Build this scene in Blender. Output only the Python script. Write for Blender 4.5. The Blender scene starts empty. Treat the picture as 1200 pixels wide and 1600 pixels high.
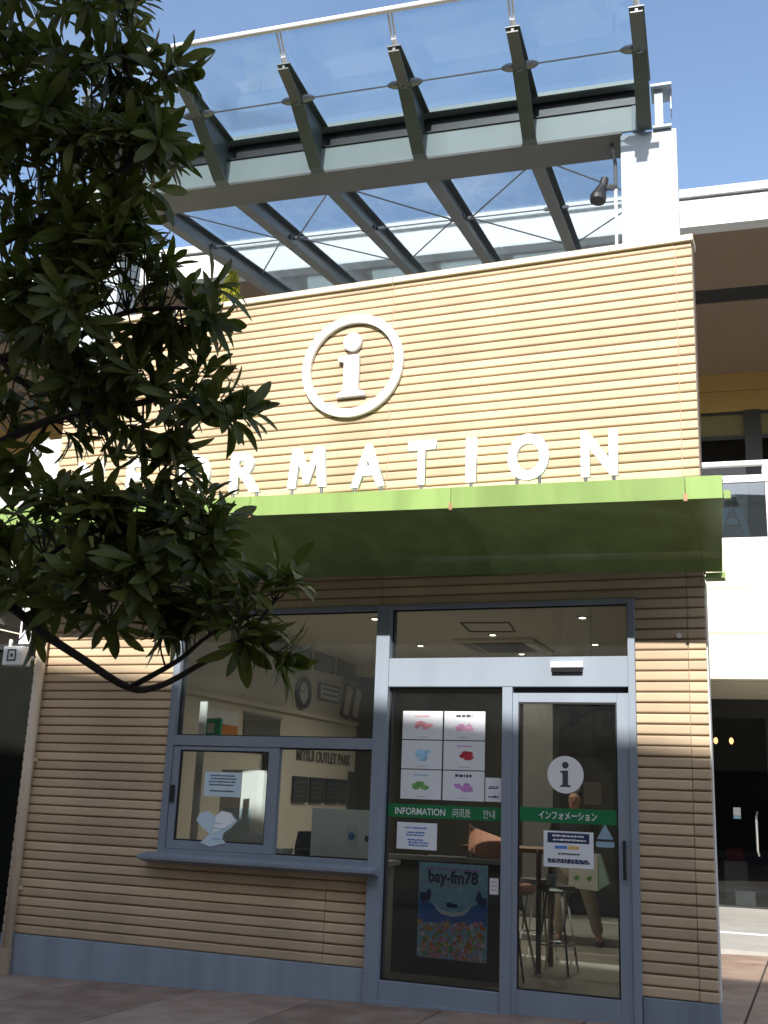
import bpy, bmesh, math, random
from mathutils import Vector, Matrix, Euler
R = math.radians
scene = bpy.context.scene
col = scene.collection
random.seed(7)

# ------------------------------------------------------------------ camera
cam_d = bpy.data.cameras.new('camera'); cam = bpy.data.objects.new('camera', cam_d); col.objects.link(cam)
cam_d.sensor_fit = 'VERTICAL'; cam_d.sensor_height = 24.0; cam_d.lens = 25.391
cam_d.clip_start = 0.05; cam_d.clip_end = 2000
rx = Vector((0.93095717, 0.36306147, 0.03879583)); uy = Vector((0.05814106, -0.25229827, 0.96590124)); fw = Vector((-0.36046965, 0.89695705, 0.25598766))
m = Matrix((rx, uy, -fw)).transposed().to_4x4(); m.translation = (0.7228, -8.2628, 1.4925)
cam.matrix_world = m
scene.camera = cam

# ------------------------------------------------------------------ sky and sun
SUN_TO = Vector((0.12, -1.0, 0.71)).normalized()
world = bpy.data.worlds.new('World'); scene.world = world; world.use_nodes = True
nt = world.node_tree; nt.nodes.clear()
out = nt.nodes.new('ShaderNodeOutputWorld'); bg = nt.nodes.new('ShaderNodeBackground')
sky = nt.nodes.new('ShaderNodeTexSky'); sky.sky_type = 'NISHITA'; sky.sun_disc = False
sky.sun_elevation = math.asin(SUN_TO.z); sky.sun_rotation = math.atan2(SUN_TO.x, SUN_TO.y)
sky.air_density = 1.0; sky.dust_density = 1.2; sky.ozone_density = 0.9
tc = nt.nodes.new('ShaderNodeTexCoord'); mp = nt.nodes.new('ShaderNodeMapping'); mp.inputs['Scale'].default_value = (1, 1, 2.2)
nz = nt.nodes.new('ShaderNodeTexNoise'); nz.inputs['Scale'].default_value = 3.2; nz.inputs['Detail'].default_value = 7; nz.inputs['Roughness'].default_value = 0.58
rp = nt.nodes.new('ShaderNodeValToRGB'); rp.color_ramp.elements[0].position = 0.47; rp.color_ramp.elements[1].position = 0.76
rp.color_ramp.elements[1].color = (0.75, 0.75, 0.75, 1)
mx = nt.nodes.new('ShaderNodeMix'); mx.data_type = 'RGBA'
mx.inputs[7].default_value = (6.5, 6.7, 7.0, 1)
nt.links.new(tc.outputs['Generated'], mp.inputs[0]); nt.links.new(mp.outputs[0], nz.inputs['Vector']); nt.links.new(nz.outputs[0], rp.inputs[0])
sxyz = nt.nodes.new('ShaderNodeSeparateXYZ'); nt.links.new(tc.outputs['Generated'], sxyz.inputs[0])
hr = nt.nodes.new('ShaderNodeMapRange'); hr.inputs[1].default_value = 0.48; hr.inputs[2].default_value = 0.60; hr.inputs[3].default_value = 1.0; hr.inputs[4].default_value = 0.06
nt.links.new(sxyz.outputs[2], hr.inputs[0]); cm = nt.nodes.new('ShaderNodeMath'); cm.operation = 'MULTIPLY'
nt.links.new(rp.outputs[0], cm.inputs[0]); nt.links.new(hr.outputs[0], cm.inputs[1])
nt.links.new(cm.outputs[0], mx.inputs[0]); nt.links.new(sky.outputs[0], mx.inputs[6]); nt.links.new(mx.outputs[2], bg.inputs[0])
bg.inputs[1].default_value = 0.142
nt.links.new(bg.outputs[0], out.inputs[0])
sun_d = bpy.data.lights.new('sun', 'SUN'); sun = bpy.data.objects.new('sun', sun_d); col.objects.link(sun)
sun_d.energy = 4.2; sun_d.angle = R(0.53); sun_d.color = (1.0, 0.96, 0.91)
sun.rotation_euler = SUN_TO.to_track_quat('Z', 'Y').to_euler(); sun.location = SUN_TO * 60
scene.view_settings.view_transform = 'Standard'; scene.view_settings.look = 'None'
scene.view_settings.exposure = 0.87; scene.view_settings.gamma = 1.0
scene.view_settings.use_curve_mapping = False

# ------------------------------------------------------------------ helpers
ORG = {}
class MB:
    def __init__(s): s.v = []; s.f = []
    def add(s, vs, fs):
        o = len(s.v); s.v += [tuple(p) for p in vs]; s.f += [tuple(i + o for i in f) for f in fs]; return s
    def box(s, x0, x1, y0, y1, z0, z1):
        vs = [(x, y, z) for z in (z0, z1) for y in (y0, y1) for x in (x0, x1)]
        return s.add(vs, [(0, 2, 3, 1), (4, 5, 7, 6), (0, 1, 5, 4), (2, 6, 7, 3), (0, 4, 6, 2), (1, 3, 7, 5)])
    def prism(s, pts, axis, a, b):          # closed outline extruded along an axis; pts are the two other coordinates
        def mk(p, t):
            return {'x': (t, p[0], p[1]), 'y': (p[0], t, p[1]), 'z': (p[0], p[1], t)}[axis]
        n = len(pts)
        vs = [mk(p, a) for p in pts] + [mk(p, b) for p in pts]
        return s.add(vs, [tuple(range(n)), tuple(range(2 * n - 1, n - 1, -1))] + [(i, n + i, n + (i + 1) % n, (i + 1) % n) for i in range(n)])
    def tube(s, pts, rad, n=8):
        pts = [Vector(p) for p in pts]
        if not isinstance(rad, (list, tuple)): rad = [rad] * len(pts)
        rings = []; prev = None
        for i, p in enumerate(pts):
            d = (pts[min(i + 1, len(pts) - 1)] - pts[max(i - 1, 0)]).normalized()
            if prev is None: a = d.orthogonal().normalized()
            else:
                a = prev - d * prev.dot(d); a = a.normalized() if a.length > 1e-5 else d.orthogonal().normalized()
            prev = a; b = d.cross(a)
            rings.append([p + (a * math.cos(2 * math.pi * k / n) + b * math.sin(2 * math.pi * k / n)) * rad[i] for k in range(n)])
        vs = [q for r_ in rings for q in r_]; fs = []
        for i in range(len(pts) - 1):
            for k in range(n):
                fs.append((i * n + k, i * n + (k + 1) % n, (i + 1) * n + (k + 1) % n, (i + 1) * n + k))
        fs.append(tuple(range(n - 1, -1, -1))); e = (len(pts) - 1) * n; fs.append(tuple(range(e, e + n)))
        return s.add(vs, fs)
    def lathe(s, c, prof, n=16, ax='z'):
        vs = []; fs = []
        for r_, h in prof:
            for k in range(n):
                a = 2 * math.pi * k / n
                if ax == 'z': vs.append((c[0] + r_ * math.cos(a), c[1] + r_ * math.sin(a), c[2] + h))
                else: vs.append((c[0] + r_ * math.cos(a), c[1] + h, c[2] + r_ * math.sin(a)))
        for i in range(len(prof) - 1):
            for k in range(n):
                fs.append((i * n + k, i * n + (k + 1) % n, (i + 1) * n + (k + 1) % n, (i + 1) * n + k))
        fs.append(tuple(range(n - 1, -1, -1))); e = (len(prof) - 1) * n; fs.append(tuple(range(e, e + n)))
        return s.add(vs, fs)
    def mesh(s, name, mat, org=(0, 0, 0), smooth=False):
        me = bpy.data.meshes.new(name)
        me.from_pydata([(v[0] - org[0], v[1] - org[1], v[2] - org[2]) for v in s.v], [], s.f)
        bm = bmesh.new(); bm.from_mesh(me); bmesh.ops.recalc_face_normals(bm, faces=bm.faces); bm.to_mesh(me); bm.free()
        if mat: me.materials.append(mat)
        if smooth:
            for p in me.polygons: p.use_smooth = True
        return me
    def build(s, name, mat, parent=None, smooth=False, bevel=0):
        org = ORG.get(parent.name, (0, 0, 0)) if parent else (0, 0, 0)
        return link(name, s.mesh(name, mat, org, smooth), parent, bevel)

def link(name, me, parent=None, bevel=0):
    o = bpy.data.objects.new(name, me); col.objects.link(o)
    if parent: o.parent = parent; ORG[o.name] = ORG.get(parent.name, (0, 0, 0))
    if bevel:
        b = o.modifiers.new('bevel', 'BEVEL'); b.width = bevel; b.segments = 2; b.limit_method = 'ANGLE'
    return o
def tag(o, label, cat, group=None):
    o['label'] = label; o['category'] = cat
    if group: o['group'] = group
    return o
def struct(o, kind='structure'): o['kind'] = kind; return o
def thing(name, label, cat, org=(0, 0, 0), rotz=0, group=None):
    o = bpy.data.objects.new(name, None); col.objects.link(o); o.empty_display_size = 0.2
    o.location = Matrix.Rotation(rotz, 3, 'Z') @ Vector(org); o.rotation_euler = (0, 0, rotz)
    ORG[o.name] = tuple(org); return tag(o, label, cat, group)

# ------------------------------------------------------------------ materials
def mat(name, c, rough=0.6, metal=0.0, var=0.12, scale=6.0, bump=0.0, bscale=60.0, spec=0.5, streak=False, c2=None, pos=False):
    m_ = bpy.data.materials.new(name); m_.use_nodes = True; n = m_.node_tree; b = n.nodes['Principled BSDF']
    b.inputs['Roughness'].default_value = rough; b.inputs['Metallic'].default_value = metal
    b.inputs['Specular IOR Level'].default_value = spec
    t = n.nodes.new('ShaderNodeTexCoord'); mp_ = n.nodes.new('ShaderNodeMapping')
    gp = n.nodes.new('ShaderNodeNewGeometry') if pos else None
    if streak: mp_.inputs['Scale'].default_value = (1, 1, 0.12)
    nz_ = n.nodes.new('ShaderNodeTexNoise'); nz_.inputs['Scale'].default_value = scale; nz_.inputs['Detail'].default_value = 6
    n.links.new(gp.outputs['Position'] if pos else t.outputs['Object'], mp_.inputs[0]); n.links.new(mp_.outputs[0], nz_.inputs['Vector'])
    oi = n.nodes.new('ShaderNodeObjectInfo')
    ad = n.nodes.new('ShaderNodeMath'); ad.operation = 'MULTIPLY_ADD'; ad.inputs[1].default_value = 0.35; n.links.new(oi.outputs['Random'], ad.inputs[0]); n.links.new(nz_.outputs[0], ad.inputs[2])
    rp_ = n.nodes.new('ShaderNodeValToRGB'); rp_.color_ramp.elements[0].position = 0.42; rp_.color_ramp.elements[1].position = 0.9
    d = [max(0, x * (1 - var)) for x in c]; l = [min(1, x * (1 + var)) for x in c]
    if c2: l = list(c2)
    rp_.color_ramp.elements[0].color = (*d, 1); rp_.color_ramp.elements[1].color = (*l, 1)
    n.links.new(ad.outputs[0], rp_.inputs[0]); n.links.new(rp_.outputs[0], b.inputs['Base Color'])
    if bump:
        n2 = n.nodes.new('ShaderNodeTexNoise'); n2.inputs['Scale'].default_value = bscale; n2.inputs['Detail'].default_value = 4
        bp = n.nodes.new('ShaderNodeBump'); bp.inputs['Strength'].default_value = bump; bp.inputs['Distance'].default_value = 0.01
        n.links.new(t.outputs['Object'], n2.inputs['Vector']); n.links.new(n2.outputs[0], bp.inputs['Height']); n.links.new(bp.outputs[0], b.inputs['Normal'])
    return m_
def glass(name, tint=(0.93, 0.96, 0.96), ior=1.45, gain=1.0, base=0.0):
    m_ = bpy.data.materials.new(name); m_.use_nodes = True; n = m_.node_tree; n.nodes.clear()
    o = n.nodes.new('ShaderNodeOutputMaterial'); t = n.nodes.new('ShaderNodeBsdfTransparent'); t.inputs[0].default_value = (*tint, 1)
    g = n.nodes.new('ShaderNodeBsdfGlossy'); g.inputs['Roughness'].default_value = 0.01; g.inputs[0].default_value = (0.95, 0.97, 1, 1)
    fr = n.nodes.new('ShaderNodeFresnel'); fr.inputs[0].default_value = ior
    ma = n.nodes.new('ShaderNodeMath'); ma.operation = 'MULTIPLY_ADD'; ma.inputs[1].default_value = gain; ma.inputs[2].default_value = base; ma.use_clamp = True
    mi = n.nodes.new('ShaderNodeMixShader')
    n.links.new(fr.outputs[0], ma.inputs[0]); n.links.new(ma.outputs[0], mi.inputs[0]); n.links.new(t.outputs[0], mi.inputs[1]); n.links.new(g.outputs[0], mi.inputs[2]); n.links.new(mi.outputs[0], o.inputs[0])
    return m_
def emit(name, c, s):
    m_ = bpy.data.materials.new(name); m_.use_nodes = True; b = m_.node_tree.nodes['Principled BSDF']
    b.inputs['Base Color'].default_value = (*c, 1); b.inputs['Emission Color'].default_value = (*c, 1); b.inputs['Emission Strength'].default_value = s
    return m_
M = {}
M['slat'] = mat('slat_paint', (0.52, 0.393, 0.255), 0.65, var=0.17, scale=1.6, bump=0.04, bscale=90, streak=True, pos=True)
M['backing'] = mat('backing_board', (0.34, 0.265, 0.18), 0.85, var=0.1)
M['coping'] = mat('coping_paint', (0.64, 0.53, 0.40), 0.5, var=0.05)
M['plinth'] = mat('plinth_paint', (0.235, 0.285, 0.34), 0.6, var=0.2, scale=5, bump=0.08, bscale=120, streak=True)
M['alu'] = mat('anodised_aluminium', (0.235, 0.275, 0.325), 0.5, var=0.10, scale=3, spec=0.3, streak=True, bump=0.02, bscale=30)
M['alu_white'] = mat('pale_aluminium', (0.62, 0.64, 0.66), 0.4, var=0.04)
M['green'] = mat('green_metal_panel', (0.24, 0.35, 0.115), 0.22, var=0.2, scale=4, streak=True, bump=0.03, bscale=3)
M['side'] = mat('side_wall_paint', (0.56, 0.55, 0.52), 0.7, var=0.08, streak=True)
M['rust'] = mat('rusty_seam', (0.40, 0.24, 0.16), 0.8)
M['trim_shade'] = mat('shade_brown_trim', (0.16, 0.125, 0.095), 0.7)  # shade on the upper corner and side wall put into the colour
M['white'] = mat('white_paint', (0.78, 0.78, 0.76), 0.5, var=0.04)
M['letter'] = mat('white_sign_paint', (0.80, 0.80, 0.80), 0.4, var=0.03)
M['steel_grey'] = mat('grey_green_steel', (0.34, 0.40, 0.39), 0.45, var=0.10, scale=3, streak=True)
M['beam_under'] = mat('brown_grey_steel', (0.16, 0.158, 0.148), 0.5, var=0.1, scale=4)
M['rafter'] = mat('dark_bronze_steel', (0.085, 0.095, 0.105), 0.3, metal=0.2, var=0.12, scale=4)
M['bracket'] = mat('dark_green_steel', (0.085, 0.105, 0.10), 0.42, var=0.15, scale=5)
M['column'] = mat('pale_column_paint', (0.42, 0.48, 0.52), 0.6, var=0.05, scale=3, streak=True)
M['rod'] = mat('stainless_rod', (0.16, 0.17, 0.18), 0.35, metal=0.6)
M['roof_glass'] = glass('tinted_roof_glass', (0.88, 0.95, 0.98), 1.30, 0.6)
def dirty(m_, amt, scale):
    n = m_.node_tree; o = [x for x in n.nodes if x.type == 'OUTPUT_MATERIAL'][0]; src = o.inputs[0].links[0].from_socket
    d = n.nodes.new('ShaderNodeBsdfTranslucent'); d.inputs[0].default_value = (0.8, 0.86, 0.9, 1); d2 = n.nodes.new('ShaderNodeBsdfDiffuse'); d2.inputs[0].default_value = (0.7, 0.75, 0.78, 1)
    ad = n.nodes.new('ShaderNodeMixShader'); ad.inputs[0].default_value = 0.4; n.links.new(d.outputs[0], ad.inputs[1]); n.links.new(d2.outputs[0], ad.inputs[2])
    t = n.nodes.new('ShaderNodeTexCoord'); nz_ = n.nodes.new('ShaderNodeTexNoise'); nz_.inputs['Scale'].default_value = scale; nz_.inputs['Detail'].default_value = 7; nz_.inputs['Roughness'].default_value = 0.65
    mr = n.nodes.new('ShaderNodeMapRange'); mr.inputs[1].default_value = 0.3; mr.inputs[2].default_value = 0.75; mr.inputs[3].default_value = amt * 0.3; mr.inputs[4].default_value = amt
    mi = n.nodes.new('ShaderNodeMixShader'); n.links.new(t.outputs['Object'], nz_.inputs['Vector']); n.links.new(nz_.outputs[0], mr.inputs[0]); n.links.new(mr.outputs[0], mi.inputs[0])
    n.links.new(src, mi.inputs[1]); n.links.new(ad.outputs[0], mi.inputs[2]); n.links.new(mi.outputs[0], o.inputs[0])
dirty(M['roof_glass'], 0.11, 2.0)
M['rear_glass'] = glass('clear_roof_glass', (0.90, 0.96, 0.985), 1.30, 0.5); dirty(M['rear_glass'], 0.035, 1.5)
M['glass'] = glass('window_glass', (0.86, 0.89, 0.88), 1.45, 0.9, 0.005)
dirty(M['glass'], 0.02, 3.0)
M['rail_glass'] = glass('railing_glass', (0.70, 0.80, 0.86), 1.5, 1.3, 0.05)
M['dark_glass'] = glass('shop_glass', (0.55, 0.58, 0.58), 1.45, 0.9)
M['cream'] = mat('cream_render', (0.62, 0.58, 0.42), 0.75, var=0.06, scale=2, streak=True, bump=0.05, bscale=40)
M['soffit'] = mat('brown_soffit', (0.235, 0.165, 0.11), 0.7, var=0.06, scale=2)
M['soffit_pale'] = mat('pale_soffit', (0.56, 0.50, 0.37), 0.7, var=0.04)
M['street_wall'] = mat('brown_street_wall', (0.42, 0.32, 0.20), 0.75, var=0.08)
M['amber'] = mat('amber_board', (0.43, 0.275, 0.085), 0.6, var=0.06, scale=2)
M['olive'] = mat('olive_reflection', (0.20, 0.17, 0.065), 0.6)  # reflection in the upper panes put into a flat colour
M['passage_shade'] = mat('passage_shade_board', (0.010, 0.011, 0.009), 0.9, spec=0.05)  # near-black colour stands in for the shade of the passage
M['dark'] = mat('dark_bronze_frame', (0.03, 0.03, 0.03), 0.4)
M['fascia_white'] = mat('white_fascia', (0.60, 0.60, 0.585), 0.6, var=0.05, streak=True)
M['shop_dark'] = mat('dark_interior', (0.045, 0.042, 0.038), 0.8)
M['paving'] = mat('reddish_paving', (0.26, 0.172, 0.125), 0.8, var=0.2, scale=4, bump=0.25, bscale=140, c2=(0.36, 0.26, 0.20))
M['joint'] = mat('dark_joint', (0.05, 0.04, 0.035), 0.95)
M['concrete'] = mat('pale_concrete', (0.36, 0.345, 0.31), 0.85, var=0.1, scale=3, bump=0.15, bscale=120)
M['earth'] = mat('far_ground', (0.22, 0.2, 0.18), 0.9, var=0.1)
M['leaf'] = mat('glossy_leaf', (0.034, 0.055, 0.009), 0.45, var=0.5, scale=3, c2=(0.14, 0.15, 0.025), spec=0.3)
_n = M['leaf'].node_tree; _o = [x for x in _n.nodes if x.type == 'OUTPUT_MATERIAL'][0]; _p = _n.nodes['Principled BSDF']
_t = _n.nodes.new('ShaderNodeBsdfTranslucent'); _t.inputs[0].default_value = (0.16, 0.22, 0.03, 1); _x = _n.nodes.new('ShaderNodeMixShader'); _x.inputs[0].default_value = 0.2
_n.links.new(_p.outputs[0], _x.inputs[1]); _n.links.new(_t.outputs[0], _x.inputs[2]); _n.links.new(_x.outputs[0], _o.inputs[0])
M['bark'] = mat('dark_bark', (0.045, 0.036, 0.028), 0.85, var=0.3, scale=14, bump=0.5, bscale=50)
M['conifer'] = mat('golden_conifer', (0.38, 0.40, 0.03), 0.7, var=0.3, scale=10, c2=(0.55, 0.52, 0.05))
M['ceil'] = mat('ceiling_paint', (0.80, 0.76, 0.68), 0.8, var=0.04, scale=1.5)
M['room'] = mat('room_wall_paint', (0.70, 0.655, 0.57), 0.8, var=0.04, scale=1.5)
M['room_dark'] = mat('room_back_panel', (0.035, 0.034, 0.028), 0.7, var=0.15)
M['floor'] = mat('room_floor', (0.38, 0.35, 0.30), 0.35, var=0.08)
M['vent'] = mat('vent_grey', (0.16, 0.16, 0.15), 0.7)
M['paper'] = mat('white_paper', (0.74, 0.77, 0.80), 0.75, var=0.03)
M['paper_blue'] = mat('pale_blue_paper', (0.56, 0.70, 0.78), 0.75, var=0.04)
M['sky_dim'] = mat('faded_blue_film', (0.26, 0.38, 0.46), 0.6)
M['ink'] = mat('dark_ink', (0.06, 0.065, 0.08), 0.7)
M['navy'] = mat('navy_ink', (0.02, 0.03, 0.10), 0.6)
M['band'] = mat('green_film', (0.008, 0.17, 0.055), 0.5, var=0.05)
M['film'] = mat('white_film', (0.78, 0.79, 0.80), 0.5, var=0.02)
M['frost'] = mat('frosted_acrylic', (0.86, 0.90, 0.90), 0.35, var=0.04)
M['salmon'] = mat('salmon_leatherette', (0.42, 0.19, 0.125), 0.5, var=0.08)
M['wood'] = mat('light_wood', (0.34, 0.18, 0.09), 0.45, var=0.15, scale=12)
M['chrome'] = mat('chrome_leg', (0.62, 0.62, 0.60), 0.25, metal=0.8)
M['black'] = mat('black_plastic', (0.02, 0.02, 0.022), 0.4)
M['counter'] = mat('grey_counter', (0.30, 0.29, 0.28), 0.4)
M['bright_white'] = mat('gloss_white', (0.82, 0.82, 0.82), 0.3, var=0.02)
M['skin'] = mat('skin', (0.46, 0.25, 0.16), 0.55, var=0.05)
M['jacket'] = mat('dark_jacket', (0.02, 0.02, 0.025), 0.85)
M['trousers'] = mat('beige_trousers', (0.38, 0.33, 0.26), 0.85, var=0.08)
M['hair'] = mat('dark_hair', (0.015, 0.012, 0.01), 0.6)
M['bag_green'] = mat('mint_card', (0.42, 0.62, 0.52), 0.6)
M['orange'] = mat('orange_print', (0.62, 0.22, 0.06), 0.7)
M['lamp_warm'] = emit('warm_lamp_glow', (1.0, 0.42, 0.16), 5.0)
M['lamp_white'] = emit('ceiling_lamp_glow', (1.0, 0.88, 0.68), 4.0)
M['exit_green'] = emit('exit_sign_glow', (0.02, 0.25, 0.12), 0.03)
def tint(name, c): return mat(name, c, 0.75, var=0.25, scale=25)
for nm, c in dict(pink=(0.72, 0.30, 0.36), rose=(0.72, 0.36, 0.56), sky=(0.32, 0.56, 0.72), red=(0.42, 0.03, 0.05), leafgreen=(0.16, 0.36, 0.10), lilac=(0.52, 0.24, 0.56), blue=(0.08, 0.20, 0.55), gold=(0.65, 0.42, 0.12)).items():
    M[nm] = tint('print_' + nm, c)

# ------------------------------------------------------------------ text
def text_mesh(name, s, size, depth, mat_, offset=0.0, align='CENTER', xs=1.0):
    cu = bpy.data.curves.new(name, 'FONT'); cu.body = s; cu.size = size; cu.extrude = depth; cu.offset = offset
    cu.align_x = align; cu.align_y = 'BOTTOM_BASELINE'; cu.resolution_u = 4
    o = bpy.data.objects.new('tmp', cu); col.objects.link(o)
    dg = bpy.context.evaluated_depsgraph_get(); dg.update()
    me = bpy.data.meshes.new_from_object(o.evaluated_get(dg)); me.name = name
    bpy.data.objects.remove(o)
    me.transform(Matrix.Diagonal((xs, 1, 1, 1)))
    me.transform(Matrix.Rotation(R(90), 4, 'X'))          # now faces -Y
    me.materials.clear(); me.materials.append(mat_)
    return me
def place_text(name, s, size, depth, mat_, loc, parent, offset=0.0, xs=1.0, rot=None, align='CENTER'):
    me = text_mesh(name, s, size, depth, mat_, offset, align, xs)
    if rot: me.transform(rot)
    o = link(name, me, parent); og = ORG.get(parent.name, (0, 0, 0)) if parent else (0, 0, 0)
    o.location = (loc[0] - og[0], loc[1] - og[1], loc[2] - og[2]); return o

# ------------------------------------------------------------------ ground
def gz(x): return 0.07 + 0.028 * max(-9.0, min(1.0, x))
gm = MB(); xs_ = [-400, -60, -9, 1, 60, 400]; ys_ = [-400, -60, 60, 400]
vs = [(x, y, gz(x) - 0.05) for y in ys_ for x in xs_]; n_ = len(xs_)
fs = [(j * n_ + i, j * n_ + i + 1, (j + 1) * n_ + i + 1, (j + 1) * n_ + i) for j in range(len(ys_) - 1) for i in range(n_ - 1)]
struct(gm.add(vs, fs).build('ground', M['earth']))
pv = MB()
for a, b, c0, c1 in ((-9, 1, -9, 0.1), (1, 9, -9, 0.1), (-0.42, 1, 0.1, 4.45), (1, 9, 0.1, 4.45)):
    pv.add([(a, c0, gz(a) - 0.012), (b, c0, gz(b) - 0.012), (b, c1, gz(b) - 0.012), (a, c1, gz(a) - 0.012)], [(0, 1, 2, 3)])
pave = struct(pv.build('pavement', M['joint']))
slab_w, slab_l = 1.04, 1.93
nslab = 0
for i in range(-8, 9):
    x0 = -2.99 + 0 + i * slab_w
    if x0 < -9 or x0 + slab_w > 9: continue
    for j in range(-4, 3):
        y0 = j * slab_l
        if y0 < -8 or y0 > 3.9: continue
        if y0 >= 0 and x0 < -1.2: continue
        y1 = min(y0 + slab_l, 4.44); g = 0.009; h = random.uniform(-0.002, 0.002)
        s = MB(); a, b = (max(x0, -0.40) if y0 >= 0 else x0) + g, x0 + slab_w - g; c0, c1 = y0 + g, y1 - g
        e = 0.006
        v = [(a, c0, gz(a) - 0.03), (b, c0, gz(b) - 0.03), (b, c1, gz(b) - 0.03), (a, c1, gz(a) - 0.03),
             (a, c0, gz(a) + h - e), (b, c0, gz(b) + h - e), (b, c1, gz(b) + h - e), (a, c1, gz(a) + h - e),
             (a + e, c0 + e, gz(a) + h), (b - e, c0 + e, gz(b) + h), (b - e, c1 - e, gz(b) + h), (a + e, c1 - e, gz(a) + h)]
        f = [(8, 9, 10, 11)] + [(k, (k + 1) % 4, 4 + (k + 1) % 4, 4 + k) for k in range(4)] + [(4 + k, 4 + (k + 1) % 4, 8 + (k + 1) % 4, 8 + k) for k in range(4)]
        s.add(v, f).build('paving_slab', M['paving'], pave); nslab += 1
cs = MB(); cs.box(-14, 14, 4.45, 10.3, -0.2, 0.105)
conc = struct(cs.build('concrete_walkway', M['concrete']))
MB().box(-2, 9, 6.15, 6.27, 0.1, 0.109).build('painted_line', M['white'], conc)

# ------------------------------------------------------------------ information kiosk
P = 0.078
ki = thing('information_kiosk', 'beige slatted information kiosk with green canopy, window and glass sliding door', 'building', (-3.0, 0, 0.0))
def zg(n): return (77 - n) * P
prof = [(0.024, 0.0025), (0.006, 0.0035), (0.001, 0.010), (0.0, 0.018), (0.0, 0.054), (0.001, 0.063), (0.006, 0.0695), (0.024, 0.0705)]
slat_cache = {}
def slat(x0, x1, z, y=0.0):
    L = round(x1 - x0 - 0.005, 4)
    if L not in slat_cache:
        slat_cache[L] = MB().prism(prof, 'x', 0, L).mesh('slat', M['slat'])
    o = link('slat', slat_cache[L], ki)
    o.location = (x0 + 0.0025 + 3.0 + random.uniform(-0.0008, 0.0008), y + random.uniform(-0.0015, 0.0015), z + random.uniform(-0.0012, 0.0012))
XL = -6.06; SE = [XL, -5.04, -2.585, -0.13, 0.0]
k0 = 0
for n in range(1, 31):                       # upper wall
    z = zg(n)
    for a, b in zip(SE[:-1], SE[1:]): slat(a, b, z)
for n in range(38, 75):
    z = zg(n)
    if z > 3.03 or z > 2.98:
        for a, b in ((XL, -5.04), (-5.04, -2.585), (-2.585, -0.13), (-0.13, 0.0)): slat(a, b, z)
    else:
        slat(-0.52, -0.13, z); slat(-0.13, 0.0, z)
        if z < 0.90:
            slat(XL, -2.965, z); slat(-2.965, -2.615, z)
        else: slat(XL, -4.53, z)
for n in range(35, 38):                       # just under the canopy
    z = zg(n)
    for a, b in ((XL, -5.04), (-5.04, -2.585), (-2.585, -0.13), (-0.13, 0.0)): slat(a, b, z)
wb = MB()
wb.box(XL + 0.01, -0.004, 0.0235, 0.15, 3.03, 5.97)
wb.box(XL + 0.01, -4.52, 0.0235, 0.15, 0.23, 3.03); wb.box(-4.52, -2.61, 0.0235, 0.15, 0.23, 0.94); wb.box(-0.53, -0.004, 0.0235, 0.15, 0.23, 3.03)
wb.build('wall', M['backing'], ki)
MB().box(XL, -2.61, -0.012, 0.15, -0.2, 0.232).build('plinth', M['plinth'], ki, bevel=0.004); MB().box(-0.510, 0.004, -0.012, 0.15, -0.2, 0.232).build('plinth', M['plinth'], ki, bevel=0.004)
for sx_ in (-5.04, -2.585, -0.13): MB().box(sx_ - 0.004, sx_ + 0.004, 0.0035, 0.0232, 3.3, 5.97).build('seam_strip', M['rust'], ki)
cp = MB(); cp.box(XL - 0.01, -2.60, -0.03, 0.2, 5.975, 6.03); cp.box(-2.595, 0.015, -0.03, 0.2, 5.975, 6.03)
cp.build('coping', M['coping'], ki, bevel=0.004)
# side wall, parallel with the main building (turned five degrees)
sw = MB(); ca, sa = math.cos(R(5)), math.sin(R(5))
def side(x, y0, y1, z0, z1, th=0.1):
    a = (x - sa * y0, 0.15 + ca * (y0 - 0.15)); b = (x - sa * y1, ca * y1)
    v = [(a[0], a[1], z0), (b[0], b[1], z0), (b[0] - th, b[1], z0), (a[0] - th, a[1], z0)]
    return v + [(p[0], p[1], z1) for p in v], [(0, 1, 2, 3), (4, 5, 6, 7), (0, 1, 5, 4), (1, 2, 6, 5), (2, 3, 7, 6), (3, 0, 4, 7)]
sw.add(*side(0.0, 0.16, 7.15, -0.1, 3.24)); sw.build('side_wall', M['side'], ki)
MB().add(*side(0.0, 0.16, 7.15, 3.245, 5.95)).build('side_wall', M['trim_shade'], ki)  # upper stretch takes its shaded tone from the colour
MB().box(-0.03, 0.004, 0.022, 0.152, 3.24, 5.97).build('corner_trim', M['trim_shade'], ki); MB().box(-0.03, 0.006, 0.03, 0.152, 0.235, 3.16).build('corner_trim', M['side'], ki)  # upper length coloured as shaded, lower length pale as sunlit
MB().box(XL, XL + 0.1, 0.16, 7.1, -0.3, 5.95).build('side_wall', M['backing'], ki)
MB().box(XL + 0.11, -0.75, 0.16, 7.1, 4.9, 5.0).build('roof', M['concrete'], ki)
# downpipe with brackets
dp = MB().tube([(-5.94, -0.06, 0.12), (-5.94, -0.06, 2.94)], 0.045, 12).build('downpipe', M['coping'], ki, smooth=True)
b_ = MB()
for z in (0.6, 1.7, 2.8): b_.box(-5.99, -5.89, -0.045, 0.0, z, z + 0.03)
b_.build('pipe_bracket', M['coping'], dp)
MB().tube([(-5.94, -0.06, -0.1), (-5.94, -0.06, 0.12)], 0.052, 12).build('pipe_shoe', M['backing'], dp)

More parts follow.
